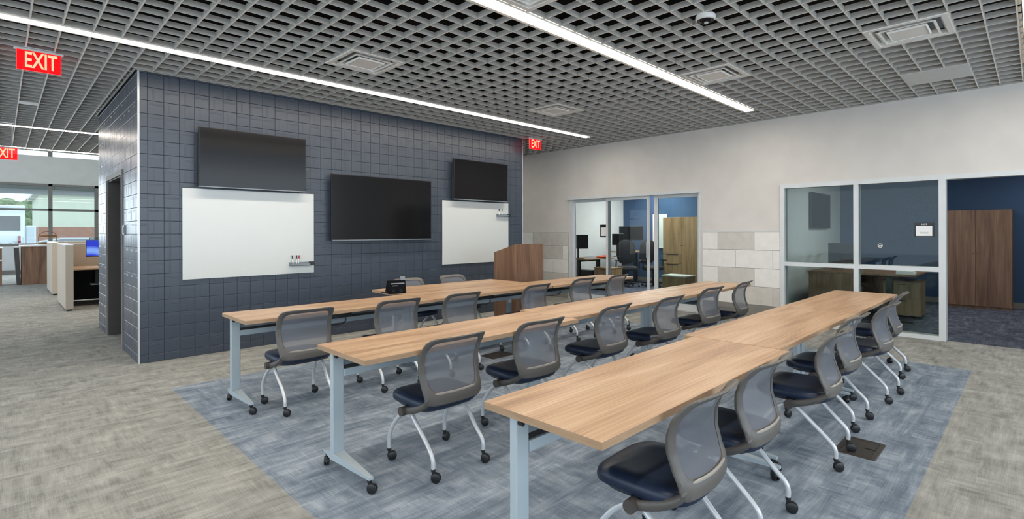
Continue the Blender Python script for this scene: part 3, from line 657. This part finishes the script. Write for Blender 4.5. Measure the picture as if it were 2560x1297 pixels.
# ------------------------------------------------------------------ far lobby, left
struct(B(-5, 9, 15.0, 25.1, 4.75, 4.85).obj('ceiling_lobby', M_white)); struct(B(-5, XR, 14.95, 15.05, H, 4.75).obj('wall_lobby_bulkhead', M_paint))
m = B(-5, 9, 25, 25.15, 0, .97); m.box(-5, 9, 25, 25.15, 3.18, 4.17); m.box(-5, 9, 25, 25.15, 4.55, 4.85); struct(m.obj('wall_lobby_rear', M_paint))
struct(B(-5, 9, 24.98, 25, 0, .12).obj('baseboard_lobby', M_base))
m = B(-5, 1.2, 24.985, 25.0, .14, .95); struct(m.obj('trim_2', M_white))
t = sempty('window_2')
for x in (-4.9, -1.7, 1.3, 2.6, 4.5, 7.5): B(x-.055, x+.055, 24.98, 25.12, .97, 3.18).obj('mullion', M_alum2, t)
for z in (.97, 2.21, 3.1): B(-5, 9, 24.98, 25.12, z, z+.08).obj('transom', M_alum2, t)
B(-5, 9, 25.05, 25.06, .97, 3.18).obj('glass', M_glass2, t)
t = sempty('window_3'); B(-5, 9, 25.05, 25.06, 4.17, 4.55).obj('glass', M_glass2, t)
for x in (-1.7, 1.3, 4.5): B(x-.06, x+.06, 24.98, 25.12, 4.17, 4.55).obj('mullion', M_alum2, t)
# cubicles
def cubicle(x0, y0, w_, d_, z, label):
    t = thing('cubicle', label, 'cubicle', (x0, y0, 0), 0, 'beige cubicle workstations')
    e = B(0, .115, 0, d_, .03, z).obj('end_panel', M_panel, t, bevel=.006); B(-.002, .117, -.002, d_, z, z+.015).obj('panel_cap', M_alu, e); m = B(.02, .09, .02, .1, 0, .03); m.box(.02, .09, d_-.1, d_-.02, 0, .03); m.obj('panel_foot', M_blk, e)
    r = B(.115, w_, d_-.08, d_, .03, z).obj('rear_panel', M_panel, t); B(.115, w_, d_-.082, d_+.002, z, z+.015).obj('panel_cap', M_alu, r)
    B(.115, w_, .45, d_-.08, .71, .74).obj('worktop', M_wood, t, bevel=.002); B(.115, w_, d_-.10, d_-.08, .03, .71).obj('modesty_panel', M_dk, t)
    l = B(.75, .80, .95, 1.05, .05, .71).obj('leg', M_alu, t); B(.45, .82, .9, 1.1, .38, .41).obj('computer_shelf', M_alu, l)
    B(.5, .68, .75, 1.2, .415, .68).obj('computer_tower', M_blk, t)
    return t
cubicle(.84, 12.35, 3.2, 1.75, 1.19, 'nearest beige cubicle with a lit blue monitor beside the tiled block')
cubicle(.84, 15.75, 3.2, 1.75, 1.19, 'second beige cubicle behind the one with the blue monitor')
M_wall_scr = mat('lit_blue_screen', (.01, .01, .02), .3, emit=srgb(52, 84, 226), es=.9)
def bluescreen(m):
    b = m.node_tree.nodes['Principled BSDF']; tc = N(m, 'ShaderNodeTexCoord'); mp = N(m, 'ShaderNodeMapping'); mp.inputs['Location'].default_value = (.25, 0, .1); w_ = N(m, 'ShaderNodeTexWave', wave_type='RINGS', rings_direction='SPHERICAL')
    w_.inputs['Scale'].default_value = 1.1; cr = N(m, 'ShaderNodeValToRGB'); e = cr.color_ramp.elements; e[0].position = .3; e[0].color = (*srgb(40, 62, 205), 1); e[1].position = .95; e[1].color = (*srgb(130, 170, 250), 1)
    L(m, tc.outputs['Object'], mp.inputs[0]); L(m, mp.outputs[0], w_.inputs['Vector']); L(m, w_.outputs[0], cr.inputs[0]); L(m, cr.outputs[0], b.inputs['Emission Color'])
bluescreen(M_wall_scr)
monitor(1.53, 13.35, .74, 0, 'monitor with a bright blue screen in the nearest cubicle', .62, .34, .20, M_wall_scr)
t = thing('paper_sheet', 'white sheet on the nearest cubicle worktop', 'paper', (1.3, 13.2, .741)); B(-.11, .11, -.15, .15, 0, .003).obj('sheet', M_paper, t)
t = thing('waste_bin', 'grey waste bin under the nearest cubicle worktop', 'bin', (1.85, 13.4, 0)); MB().lathe((0, 0, 0), [(.13, 0), (.17, .36), (.16, .36), (.12, .01)], 20).obj('bin', M_rail, t, True); MB().lathe((0, 0, .35), [(.172, 0), (.178, .01), (.172, .02), (.165, .01)], 20).obj('rim', M_blk, t, True)
t = thing('glass_screen', 'low glass privacy screen on top of the nearest cubicle', 'screen', (1.9, 14.06, 1.205)); B(-.55, .6, -.006, .006, 0, .10).obj('glass', M_glass2, t); m = B(-.56, -.55, -.01, .01, 0, .11); m.box(-.55, .6, -.01, .01, .10, .11); m.obj('frame', M_blk, t)
# wood reception desk with tray stand
t = thing('reception_desk', 'walnut reception desk at the far end of the walkway', 'desk', (.72, 19.95, 0)); B(-.30, 1.5, -.4, .4, 0, 1.04).obj('body', M_wal, t); B(-.34, 1.54, -.43, .43, 1.04, 1.08).obj('countertop', M_ltgrey, t, bevel=.004)
MB().hexa([(-.39, -.36, 0), (-.31, -.36, 0), (-.31, .36, 0), (-.39, .36, 0)], [(-.45, -.38, 1.03), (-.35, -.38, 1.03), (-.35, .38, 1.03), (-.45, .38, 1.03)]).obj('slanted_end', M_jam, t)
t = thing('wicker_tray_stand', 'two-tier wicker tray stand on the reception desk', 'tray', (.98, 20.05, 1.08)); M_wick = mottle(mat('wicker', rough=.9), srgb(120, 84, 52), srgb(170, 128, 84), (40, 40, 90))
for z in (.02, .22): MB().lathe((0, 0, z), [(.16, 0), (.2, .05), (.19, .055), (.15, .012)], 20).obj('tray', M_wick, t, True)
for s in (-1, 1): MB().tube(smoothpath([(s*.19, 0, .0), (s*.19, 0, .26), (s*.1, 0, .36), (0, 0, .38)]), .008).obj('handle', M_wick, t, True)
t = thing('side_counter', 'narrow walnut counter cut by the left edge', 'counter', (-.38, 19.9, 0)); B(-.4, .42, -.3, .3, 0, 1.0).obj('body', M_wal, t); B(-.42, .44, -.32, .32, 1.0, 1.03).obj('countertop', M_ltgrey, t, bevel=.003); B(-.3, .46, -.36, -.32, .66, .7).obj('ledge', M_ltgrey, t)

# ------------------------------------------------------------------ outside the lobby windows
M_asph = mottle(mat('asphalt', rough=.9), srgb(150, 150, 150), srgb(170, 170, 170), (2, 2, 2)); M_cream = mottle(mat('cream_stucco', rough=.9), srgb(222, 222, 198), srgb(228, 228, 206), (2, 2, 2)); M_brn = mottle(mat('brown_block', rough=.9), srgb(176, 130, 110), srgb(188, 142, 122), (4, 4, 4))
struct(B(-40, 60, 25.2, 120, -.2, -.05).obj('ground', M_asph))
t = thing('cream_building', 'cream building with a brown block base outside the far windows', 'building', (10.4, 49, -.05)); B(-8.6, 20, -4, 6, 1.85, 3.95).obj('wall', M_cream, t); B(-8.62, 20, -4.05, 6, .0, 1.85).obj('base_course', M_brn, t); B(-8.9, 20.3, -4.3, 6.3, 3.95, 4.1).obj('roof_edge', M_ltgrey, t)
M_leaf = mottle(mat('hazed_foliage', rough=.9), srgb(96, 116, 84), srgb(158, 164, 128), (3, 3, 3))  # leaf colours lightened to paint in distance haze
def tree(x, y, h, lb):
    t = thing('tree', lb, 'tree', (x, y, -.05), 0, 'trees beyond the car park'); MB().tube([(0, 0, 0), (.1, 0, h*.5), (0, .1, h*.75)], [.22, .16, .06]).obj('trunk', M_wal, t, True)
    bm = bmesh.new()
    for i in range(26):
        a = random.uniform(0, 2*pi); r = random.uniform(0, 1.3); zz = random.uniform(h*.40, h*.85)
        mm = bmesh.ops.create_icosphere(bm, subdivisions=2, radius=random.uniform(.5, .95))
        for v in mm['verts']: v.co = v.co*random.uniform(.86, 1.12)+Vector((r*cos(a), r*sin(a), zz))
    me = D.meshes.new('crown'); bm.to_mesh(me); bm.free(); me.polygons.foreach_set('use_smooth', [True]*len(me.polygons)); me.materials.append(M_leaf); o = D.objects.new('crown', me); C.objects.link(o); o.parent = t
struct(B(-5, 9, 25.2, 28.4, 2.98, 3.12).obj('roof_canopy', M_ltgrey))
tree(-4.2, 60, 5.0, 'bushy green tree furthest left outside the windows'); tree(-.2, 63, 4.8, 'bushy green tree second from the left outside the windows'); tree(2.2, 67.5, 5.2, 'bushy green tree beside the cream building')
M_car = mat('white_car_paint', srgb(226, 230, 232), .25, coat=.6)
def pickup(x, y, lb):
    t = thing('pickup_truck', lb, 'truck', (x, y, -.05), 0); t.scale = (1.22, 1.22, 1.22)
    def pr(p, y0, y1, m_, nm): return MB().hexa([(a, y0, b) for a, b in p], [(a, y1, b) for a, b in p]).obj(nm, m_, t, bevel=.03)
    pr([(-2.7, .5), (2.7, .5), (2.7, 1.15), (-.3, 1.2), (-.3, 1.2), (-2.7, 1.1)], -.95, .95, M_car, 'body')
    pr([(-1.6, 1.15), (.6, 1.15), (.3, 1.8), (-1.0, 1.82)], -.85, .85, M_car, 'cab'); pr([(-1.35, 1.2), (.35, 1.2), (.15, 1.7), (-.95, 1.7)], -.87, .87, M_scr, 'side_window')
    for wx in (-1.7, 1.75):
        for wy in (-.98, .78): MB().cyl((wx, wy, .38), .38, .2, 'Y', 24).obj('wheel', M_blk, t, True)
    B(2.66, 2.74, -.97, -.7, .85, 1.1).obj('tail_light', M_redp, t); B(2.70, 2.80, -.9, .9, .45, .62).obj('bumper', M_sil, t)
pickup(-2.68, 33.0, 'white pickup truck with red tail lights parked outside the windows')
t = thing('box_truck', 'white box truck standing behind the pickup outside', 'truck', (-1.6, 40.5, -.05))
B(-2.6, 2.6, -1.1, 1.1, .55, 3.0).obj('cargo_box', M_car, t, bevel=.04); B(2.6, 3.05, -1.0, 1.0, .5, 1.9).obj('hood', M_car, t, bevel=.08); B(1.3, 2.4, -1.13, -1.1, 1.6, 2.4).obj('side_window', M_scr, t); B(-2.2, .9, -1.12, -1.1, 2.25, 2.3).obj('stripe', M_rail, t)
for wx in (-1.7, 2.2): MB().cyl((wx, -1.12, .42), .42, .25, 'Y', 24).obj('wheel', M_blk, t, True)
t = thing('car', 'low white car parked between the pickup and the cream building', 'car', (1.1, 30.5, -.05))
MB().hexa([(0, -.85, .3), (4.3, -.85, .3), (4.3, -.85, 1.2), (3.0, -.85, 1.24), (.9, -.85, 1.26), (.1, -.85, 1.12)], [(0, .85, .3), (4.3, .85, .3), (4.3, .85, 1.2), (3.0, .85, 1.24), (.9, .85, 1.26), (.1, .85, 1.12)]).obj('body', M_car, t, bevel=.04)
for wx in (.8, 3.4): MB().cyl((wx, -.88, .32), .32, .2, 'Y', 24).obj('wheel', M_blk, t, True)

# ------------------------------------------------------------------ exit signs
def exit_sign(x, y, ztop, label, drop=None, flip=False):
    w_, h_ = .315, .185; t = thing('exit_sign', label, 'sign', (x, y, ztop), 0, 'red illuminated EXIT signs')
    B(-w_/2, w_/2, -.003, .003, -h_, 0).obj('panel', M_red, t)
    B(-w_/2-.02, w_/2+.02, -.022, .022, 0, .018).obj('housing', M_alu, t, bevel=.003)
    m = MB(); m.box(-w_/2-.002, -w_/2+.002, -.004, .004, -h_, 0); m.box(w_/2-.002, w_/2+.002, -.004, .004, -h_, 0); m.box(-w_/2, w_/2, -.004, .004, -h_-.003, -h_); m.obj('edge_glow', emis('red_edge_light', (1, .09, .09), 1.6), t)
    m = MB()
    for s in (-.1, .1): m.cyl((s, 0, .018), .005, max(.005, H-ztop-.03), 'Z', 8)
    m.box(-.12, .12, -.02, .02, H-ztop-.006, H-ztop)
    m.obj('hanger', M_alu, t)
    R = Matrix(((1, 0, 0, .012), (0, 0, -1, -.0045), (0, 1, 0, -h_/2), (0, 0, 0, 1)))
    text_obj('lettering', 'EXIT', .205, M_exitletter, t, R, .0006, .004, .56)
    return t
exit_sign(.271, 6.71, 3.145, 'largest red EXIT sign hanging from the ceiling at the upper left')
exit_sign(7.12, 6.60, 3.145, 'red EXIT sign hanging beyond the right end of the tiled wall')
exit_sign(.045, 11.5, 2.775, 'red EXIT sign cut by the left edge of the view', True)
# ------------------------------------------------------------------ training tables
def caster(mb, x, y, rz=0, r=.028, top=.075):
    """twin-wheel caster centred under (x, y)"""
    c, s = cos(rz), sin(rz); tx, ty = x+.016*c, y+.016*s
    for o in (-.014, .004):
        R = []
        for q, rr in ((0, r*.86), (.0025, r), (.0075, r), (.010, r*.86)):
            R.append([(tx - (o+q)*s + rr*cos(a)*c, ty + (o+q)*c + rr*cos(a)*s, r + rr*sin(a)) for a in [2*pi*i/14 for i in range(14)]])
        mb.loft(R)
    R = []
    for q in (-.006, .006):
        R.append([(tx - q*s + rr*cos(a)*c, ty + q*c + rr*cos(a)*s, r+.002 + rr*sin(a)) for a, rr in [(pi*i/8-.1, r*1.05) for i in range(9)]])
    mb.loft(R); mb.cyl((x, y, r+.006), .009, top-r-.006, 'Z', 10); mb.cyl((x, y, top-.018), .013, .014, 'Z', 10)
def table(x0, x1, yf, d_, label, group, power=None, back=.45):
    """flip-top training table; yf is the edge on the seat side"""
    t = thing('training_table', label, 'table', ((x0+x1)/2, yf, 0), 0, group); h = (x1-x0)/2
    o = B(-h, h, 0, d_, .71, .74).obj('tabletop', [M_wood, M_edge], t, bevel=.0015)
    for p in o.data.polygons:
        if abs(p.normal.z) < .5: p.material_index = 1
    B(-h+.09, h-.09, back-.02, back-.01, .622, .706).obj('modesty_panel', M_rail, t)
    B(-h+.09, h-.09, back-.03, back-.012, .604, .622).obj('dark_gap_strip', M_blk, t)  # black strip standing in for the dark gap above the rail
    B(-h+.09, h-.09, back-.045, back-.005, .560, .604).obj('rail', M_leg, t, bevel=.002)
    B(-h+.05, h-.05, back-.055, back-.005, .700, .711).obj('pivot_bar', M_blk, t)
    for s in (-1, 1):
        xp = s*(h-.055)
        l = B(xp-.035, xp+.035, back-.04, back, .10, .705).obj('leg', M_leg, t, bevel=.004)
        y0, y1 = .03, .58; w0, w1 = .022, .034
        m = MB(); m.loft([[(xp-w0*.6, y0, .078), (xp+w0*.6, y0, .078), (xp+w0*.6, y0, .092), (xp-w0*.6, y0, .092)], [(xp-w1, back-.04, .075), (xp+w1, back-.04, .075), (xp+w1, back-.04, .118), (xp-w1, back-.04, .118)],
                          [(xp-w1, back, .075), (xp+w1, back, .075), (xp+w1, back, .118), (xp-w1, back, .118)], [(xp-w0*.7, y1, .078), (xp+w0*.7, y1, .078), (xp+w0*.7, y1, .092), (xp-w0*.7, y1, .092)]])
        m.obj('foot', M_leg, l)
        m = MB(); caster(m, xp, y0+.02, .9*s, top=.079); m.obj('caster', M_blk, l, True)
        m = MB(); caster(m, xp, y1-.02, 2.2*s, top=.079); m.obj('caster', M_blk, l, True)
        MB().cyl((xp-.02, back-.062, .688), .010, .022, 'Y', 10).obj('release_knob', M_blk, l)
    if power is not None:
        b = B(power-.13, power+.13, .22, .29, .635, .700).obj('power_box', M_blk, t, bevel=.003)
        MB().tube(smoothpath([(power+.05, .225, .66), (power+.06, .205, .61), (power+.01, .23, .575), (power-.13, .3, .575)]), .006).obj('power_cord', M_blk, b, True)
    return t
g1, g2, g3 = 'training tables in the row by the tiled wall', 'training tables in the middle row', 'training tables in the front row'
table(1.335, 3.10, 4.265, .585, 'long oak-topped table at the near left end of the row by the tiled wall', g1, -.02)
table(3.11, 4.93, 4.285, .60, 'oak-topped table in the middle of the row by the tiled wall', g1, -.01)
table(4.94, 6.77, 4.27, .585, 'oak-topped table at the sliding-door end of the row by the tiled wall', g1, -.6)
rt = table(-5.02, -3.12, -5.53, .62, 'extra oak-topped table set behind the middle table, carrying the black phone', g1); rt.rotation_euler = (0, 0, pi); rt.location = (4.07, 5.53, 0)
table(1.37, 3.195, 2.505, .57, 'oak-topped table at the near left end of the middle row', g2)
table(3.205, 5.04, 2.585, .57, 'oak-topped table in the centre of the middle row', g2)
table(5.05, 6.86, 2.585, .575, 'oak-topped table at the far end of the middle row, by the limestone tiles', g2)
table(1.38, 3.18, .988, .575, 'nearest oak-topped table with its corner in the foreground', g3)
table(3.19, 4.995, 1.045, .585, 'oak-topped table in the centre of the front row', g3)
table(5.005, 6.81, 1.045, .585, 'oak-topped table at the window end of the front row', g3)

# ------------------------------------------------------------------ mesh-back nesting chairs
PROF = [(.38, -.150), (.43, -.165), (.48, -.160), (.54, -.138), (.60, -.122), (.66, -.122), (.72, -.142), (.77, -.178), (.815, -.222)]
def prof(z):
    if z <= PROF[0][0]: return PROF[0][1]
    for (a, p), (b, q) in zip(PROF, PROF[1:]):
        if z <= b:
            t = (z-a)/(b-a); t = t*t*(3-2*t)*.5+t*.5; return p+(q-p)*t
    return PROF[-1][1]
def ysurf(x, z): return prof(z) - .034*(1-min(1, (x/.215)**2))
def sgnp(v, e): return math.copysign(abs(v)**e, v)
def outline(n, hx, z0, z1, e, taper=0):
    P = []; N0 = 1440
    for i in range(N0):
        a = 2*pi*i/N0; x = hx*sgnp(cos(a), 2/e); z = (z0+z1)/2+(z1-z0)/2*sgnp(sin(a), 2/e)
        if taper: x *= 1-taper*max(0, ((z0+z1)/2-z)/((z1-z0)/2))
        P.append((x, z))
    # even steps along the outline, so the long sides follow the curved back
    P.append(P[0]); acc = [0]
    for (a, b), (c, d) in zip(P, P[1:]): acc.append(acc[-1]+math.hypot(c-a, d-b))
    out = []; j = 0
    for i in range(n):
        t = acc[-1]*i/n
        while acc[j+1] < t: j += 1
        f = (t-acc[j])/max(1e-9, acc[j+1]-acc[j]); out.append((P[j][0]+(P[j+1][0]-P[j][0])*f, P[j][1]+(P[j+1][1]-P[j][1])*f))
    return out
def make_chair():
    t = thing('mesh_back_chair', '', 'chair')
    # backrest frame: ring between outer and inner outlines
    n = 88; outr = outline(n, .224, .412, .814, 9, .08); inn = outline(n, .186, .487, .783, 7, .09)
    m = MB(); th = .010; K = [(0, .3), (.12, 1), (.5, 1.1), (.88, 1), (1, .3)]
    rings = []
    for side in (1, -1):
        for tt, q in (K if side > 0 else K[::-1]):
            rings.append([(xo+(xi-xo)*tt, ysurf(xo+(xi-xo)*tt, zo+(zi-zo)*tt)-side*th*q, zo+(zi-zo)*tt) for (xo, zo), (xi, zi) in zip(outr, inn)])
    rings.append(rings[0]); m.loft(rings, cap=False); bf = m.obj('backrest_frame', M_frame, t, True)
    m = MB(); cx, cz = 0, .644; rings = []
    for s in (1.02, .8, .55, .3, .08): rings.append([(cx+x*s, ysurf(x*s, cz+(z-cz)*s), cz+(z-cz)*s) for x, z in inn])
    m.loft(rings, cap=False); m.v.append((0, ysurf(0, cz), cz)); c = len(m.v)-1; b0 = 4*n
    for i in range(n): m.f.append((b0+i, b0+(i+1) % n, c)); m.mi.append(0)
    m.obj('back_mesh', M_net, t, True)
    m = MB(); q = [(.150*s, ysurf(.150*s, .485)-.009, .484-.002*(1-s*s)) for s in [-1+2*i/14 for i in range(15)]]
    m.tube(q, [.002]+[.0075]*13+[.002], 8, rb=[.002]+[.006]*13+[.002]); m.obj('lower_lip', M_lip, t, True)
    # seat
    def so(a, y0, y1, n, e): return [(a*sgnp(cos(k), 2/e), (y0+y1)/2+(y1-y0)/2*sgnp(sin(k), 2/e)) for k in [2*pi*i/n for i in range(n)]]
    base = so(.222, -.185, .255, 44, 3.6); yc = .035
    def zd(y): return -.018*max(0, (y-.13)/.125)**2 - .004*max(0, (-.1-y)/.08)
    rings = []
    for s, z in ((.80, .378), (.92, .382), (.985, .394), (1.0, .412), (.985, .430), (.94, .445), (.84, .453), (.6, .451), (.3, .449)):
        rings.append([(x*s, yc+(y-yc)*s, z+zd(yc+(y-yc)*s)-(.006*(1-(x*s/.222)**2) if z > .44 else 0)) for x, y in base])
    MB().loft(rings).obj('seat', M_navy, t, True)
    MB().loft([[(x*s, yc+(y-yc)*s, z) for x, y in so(.19, -.14, .21, 28, 4)] for s, z in ((.9, .362), (1, .368), (1, .384))]).obj('seat_pan', M_blk, t, True)
    m = MB()
    m.tube([(-.205, .01, .352), (.205, .01, .352)], .0125, 8); m.tube([(-.205, .05, .350), (.205, .05, .350)], .0125, 8)
    for s in (-1, 1): m.box(s*.12-.015, s*.12+.015, -.10, .18, .354, .366)
    m.obj('seat_crossbar', M_sil, t, True)
    for s in (-1, 1):
        P = smoothpath([(s*.186, -.168, .478), (s*.178, -.168, .448), (s*.186, -.146, .422), (s*.202, -.098, .394), (s*.212, -.048, .375), (s*.218, .0, .362), (s*.218, .025, .358)], 4)
        R = [min(.034-.021*min(1, max(0, i-3)/12), .012+.009*i) for i in range(len(P))]
        Rb = [min(.011+.010*min(1, i/12), .006+.003*i) for i in range(len(P))]
        a = MB().tube(P, R, 14, rb=Rb).obj('backrest_arm', M_arm, t, True)
        MB().cyl((s*.218-.026+s*.008, .025, .358), .027, .052, 'X', 20).obj('pivot_cap', M_hub, a, True)
        x = s*.190; xo = s*.187
        l = MB().tube(smoothpath([(x, .012, .350), (x+s*.002, -.055, .292), (xo-s*.002, -.145, .205), (xo, -.200, .150), (xo, -.215, .112), (xo, -.215, .078)], 6), .0125, 10).obj('rear_leg', M_sil, t, True)
        m = MB(); caster(m, xo, -.215, random.uniform(-.8, .8)-pi/2, top=.082); m.obj('caster', M_blk, l, True)
        xo = s*.212
        l = MB().tube(smoothpath([(x, .045, .350), (x+s*.006, .125, .295), (xo-s*.003, .190, .210), (xo, .214, .140), (xo, .215, .078)], 6), .0125, 10).obj('front_leg', M_sil, t, True)
        m = MB(); caster(m, xo, .215, random.uniform(-.8, .8)+.4, top=.082); m.obj('caster', M_blk, l, True)
    return t
proto = make_chair(); used = [False]
def chair(x, y, deg, label, group):
    o = proto if not used[0] else copytree(proto)
    used[0] = True; o.location = (x, y, 0); o.rotation_euler = (0, 0, radians(deg)); o['label'] = label; o['group'] = group
ords = ['first', 'second', 'third', 'fourth', 'fifth', 'sixth']
f3 = ['grey mesh-back chair with a navy seat, closest to the camera at the front table row', 'second chair from the camera in the front row, close beside the first',
      'third chair from the camera in the front row, nearest the dark floor box', 'fourth chair from the camera in the front row, just past the floor box', 'fifth chair from the camera in the front row, before the window end', 'last chair of the front row, next to the glazed wall']
for (x, y, a), lb in zip(((1.97, 1.09, 2), (2.64, 1.10, 0), (3.68, 1.06, 3), (4.46, 1.12, -2), (5.36, 1.07, -3), (6.30, 1.14, 2)), f3): chair(x, y, a, lb, 'mesh-back chairs in the front row')
f2 = ['grey mesh-back chair at the near left end of the middle row', 'second chair from the left in the middle row, in front of the small floor box', 'third chair from the left in the middle row', 'fourth chair from the left in the middle row',
      'fifth chair from the left in the middle row, before the limestone tiles', 'last chair of the middle row, outlined against the limestone tiles']
for (x, y, a), lb in zip(((1.93, 2.62, -.5), (2.71, 2.63, -2), (3.67, 2.67, 2), (4.52, 2.62, 0), (5.59, 2.695, -3), (6.45, 2.70, 4)), f2): chair(x, y, a, lb, 'mesh-back chairs in the middle row')
f1 = ['grey mesh-back chair at the left end of the row by the tiled wall', 'second chair from the left in the row by the tiled wall', 'third chair from the left in the row by the tiled wall, before the phone table', 'fourth chair from the left in the row by the tiled wall, before the lectern',
      'fifth chair from the left in the row by the tiled wall', 'last chair of the row by the tiled wall, in front of the sliding door']
for (x, y, a), lb in zip(((1.75, 4.29, -1), (2.60, 4.28, -2), (3.32, 4.25, 0), (4.45, 4.28, 3), (5.48, 4.39, 0), (6.22, 4.35, 2)), f1): chair(x, y, a, lb, 'mesh-back chairs in the row by the tiled wall')
chair(3.79, 5.60, 178, 'grey mesh-back chair facing the room behind the black phone', 'chairs behind the extra table')
chair(4.53, 5.60, 182, 'grey mesh-back chair facing the room to the right of the phone, before the tiled wall', 'chairs behind the extra table')

# ------------------------------------------------------------------ lectern
t = thing('lectern', 'tall walnut lectern with a slanted top in front of the right whiteboard', 'lectern', (5.71, 5.64, 0)); hx, hy = .31, .23
zf, zb = 1.235, 1.105
for s in (-1, 1):
    x0, x1 = (-hx, -hx+.02) if s < 0 else (hx-.02, hx)
    MB().hexa([(x0, -hy, 0), (x0, hy, 0), (x0, hy, zb), (x0, -hy, zf)], [(x1, -hy, 0), (x1, hy, 0), (x1, hy, zb), (x1, -hy, zf)]).obj('side_panel', M_wal, t)
B(-hx+.02, hx-.02, -hy, -hy+.02, 0, zf-.004).obj('front_panel', M_wal, t)
MB().hexa([(-hx+.02, -hy+.02, zf-.035), (hx-.02, -hy+.02, zf-.035), (hx-.02, hy, zb-.03), (-hx+.02, hy, zb-.03)], [(-hx+.02, -hy+.02, zf-.015), (hx-.02, -hy+.02, zf-.015), (hx-.02, hy, zb-.01), (-hx+.02, hy, zb-.01)]).obj('slanted_top', M_wal, t)
for z in (.35, .75): B(-hx+.02, hx-.02, -hy+.02, hy-.02, z, z+.02).obj('shelf', M_wal, t)

# black phone console
t = thing('desk_phone', 'black desk phone standing on the extra table', 'phone', (3.125, 5.0, .74), -.25)
MB().hexa([(-.10, -.045, 0), (.10, -.045, 0), (.10, .10, 0), (-.10, .10, 0)], [(-.10, -.012, .145), (.10, -.012, .145), (.10, .02, .145), (-.10, .02, .145)]).obj('body', M_matt, t, bevel=.004)
def onface(x0, x1, z0, z1, d, m_, nm):
    f = lambda z: -.045+.033*z/.145
    MB().hexa([(x0, f(z0)-d, z0), (x1, f(z0)-d, z0), (x1, f(z1)-d, z1), (x0, f(z1)-d, z1)], [(x0, f(z0)+.002, z0), (x1, f(z0)+.002, z0), (x1, f(z1)+.002, z1), (x0, f(z1)+.002, z1)]).obj(nm, m_, t)
onface(-.07, .085, .104, .116, .0015, M_rail, 'display'); onface(-.055, .005, .082, .090, .0015, M_rail, 'label_strip')
for x in (-.045, .04):
    onface(x-.018, x+.018, .02, .05, .002, M_scr, 'button')
B(.045, .095, -.02, .015, .145, .185).obj('camera_module', M_rail, t, bevel=.003)
MB().tube(smoothpath([(-.10, .02, .02), (-.13, .03, .012), (-.145, .08, .012)]), .008).obj('handset_cord', M_blk, t, True)

# ------------------------------------------------------------------ floor boxes
def floor_box(x, y, label, s=1.0, rz=0):
    t = thing('floor_box', label, 'floor box', (x, y, .0), rz, 'recessed floor boxes'); hx, hy = .17*s, .115*s
    m = MB(); r = lambda k, z: [(-hx*k-(1-k)*0, -hy*k, z), (hx*k, -hy*k, z), (hx*k, hy*k, z), (-hx*k, hy*k, z)]
    def rr(a, b, z, c=.012): return [(-a+c, -b, z), (a-c, -b, z), (a, -b+c, z), (a, b-c, z), (a-c, b, z), (-a+c, b, z), (-a, b-c, z), (-a, -b+c, z)]
    m.loft([rr(hx, hy, 0), rr(hx-.004, hy-.004, .006), rr(hx-.026, hy-.026, .007), rr(hx-.028, hy-.028, .002)], cap=False); m.obj('frame', M_bronze, t)
    B(-hx+.030, hx-.030, -hy+.030, hy-.030, .0, .005).obj('lid', M_bronze, t, bevel=.001)
    m = B(-.02, .06, -hy+.034, -hy+.038, .005, .006); m.box(-.02, .06, hy-.038, hy-.034, .005, .006); m.obj('groove', M_blk, t)
    b = B(.00, .055, -.085, -.03, .005, .009).obj('cable_flap', M_bronze, t, bevel=.001)
    return t
floor_box(3.995, .815, 'dark bronze floor box under a caster in the blue carpet at the right', 1.0)
floor_box(4.07, 4.37, 'dark bronze floor box between the middle row and the tiled wall', 1.0)
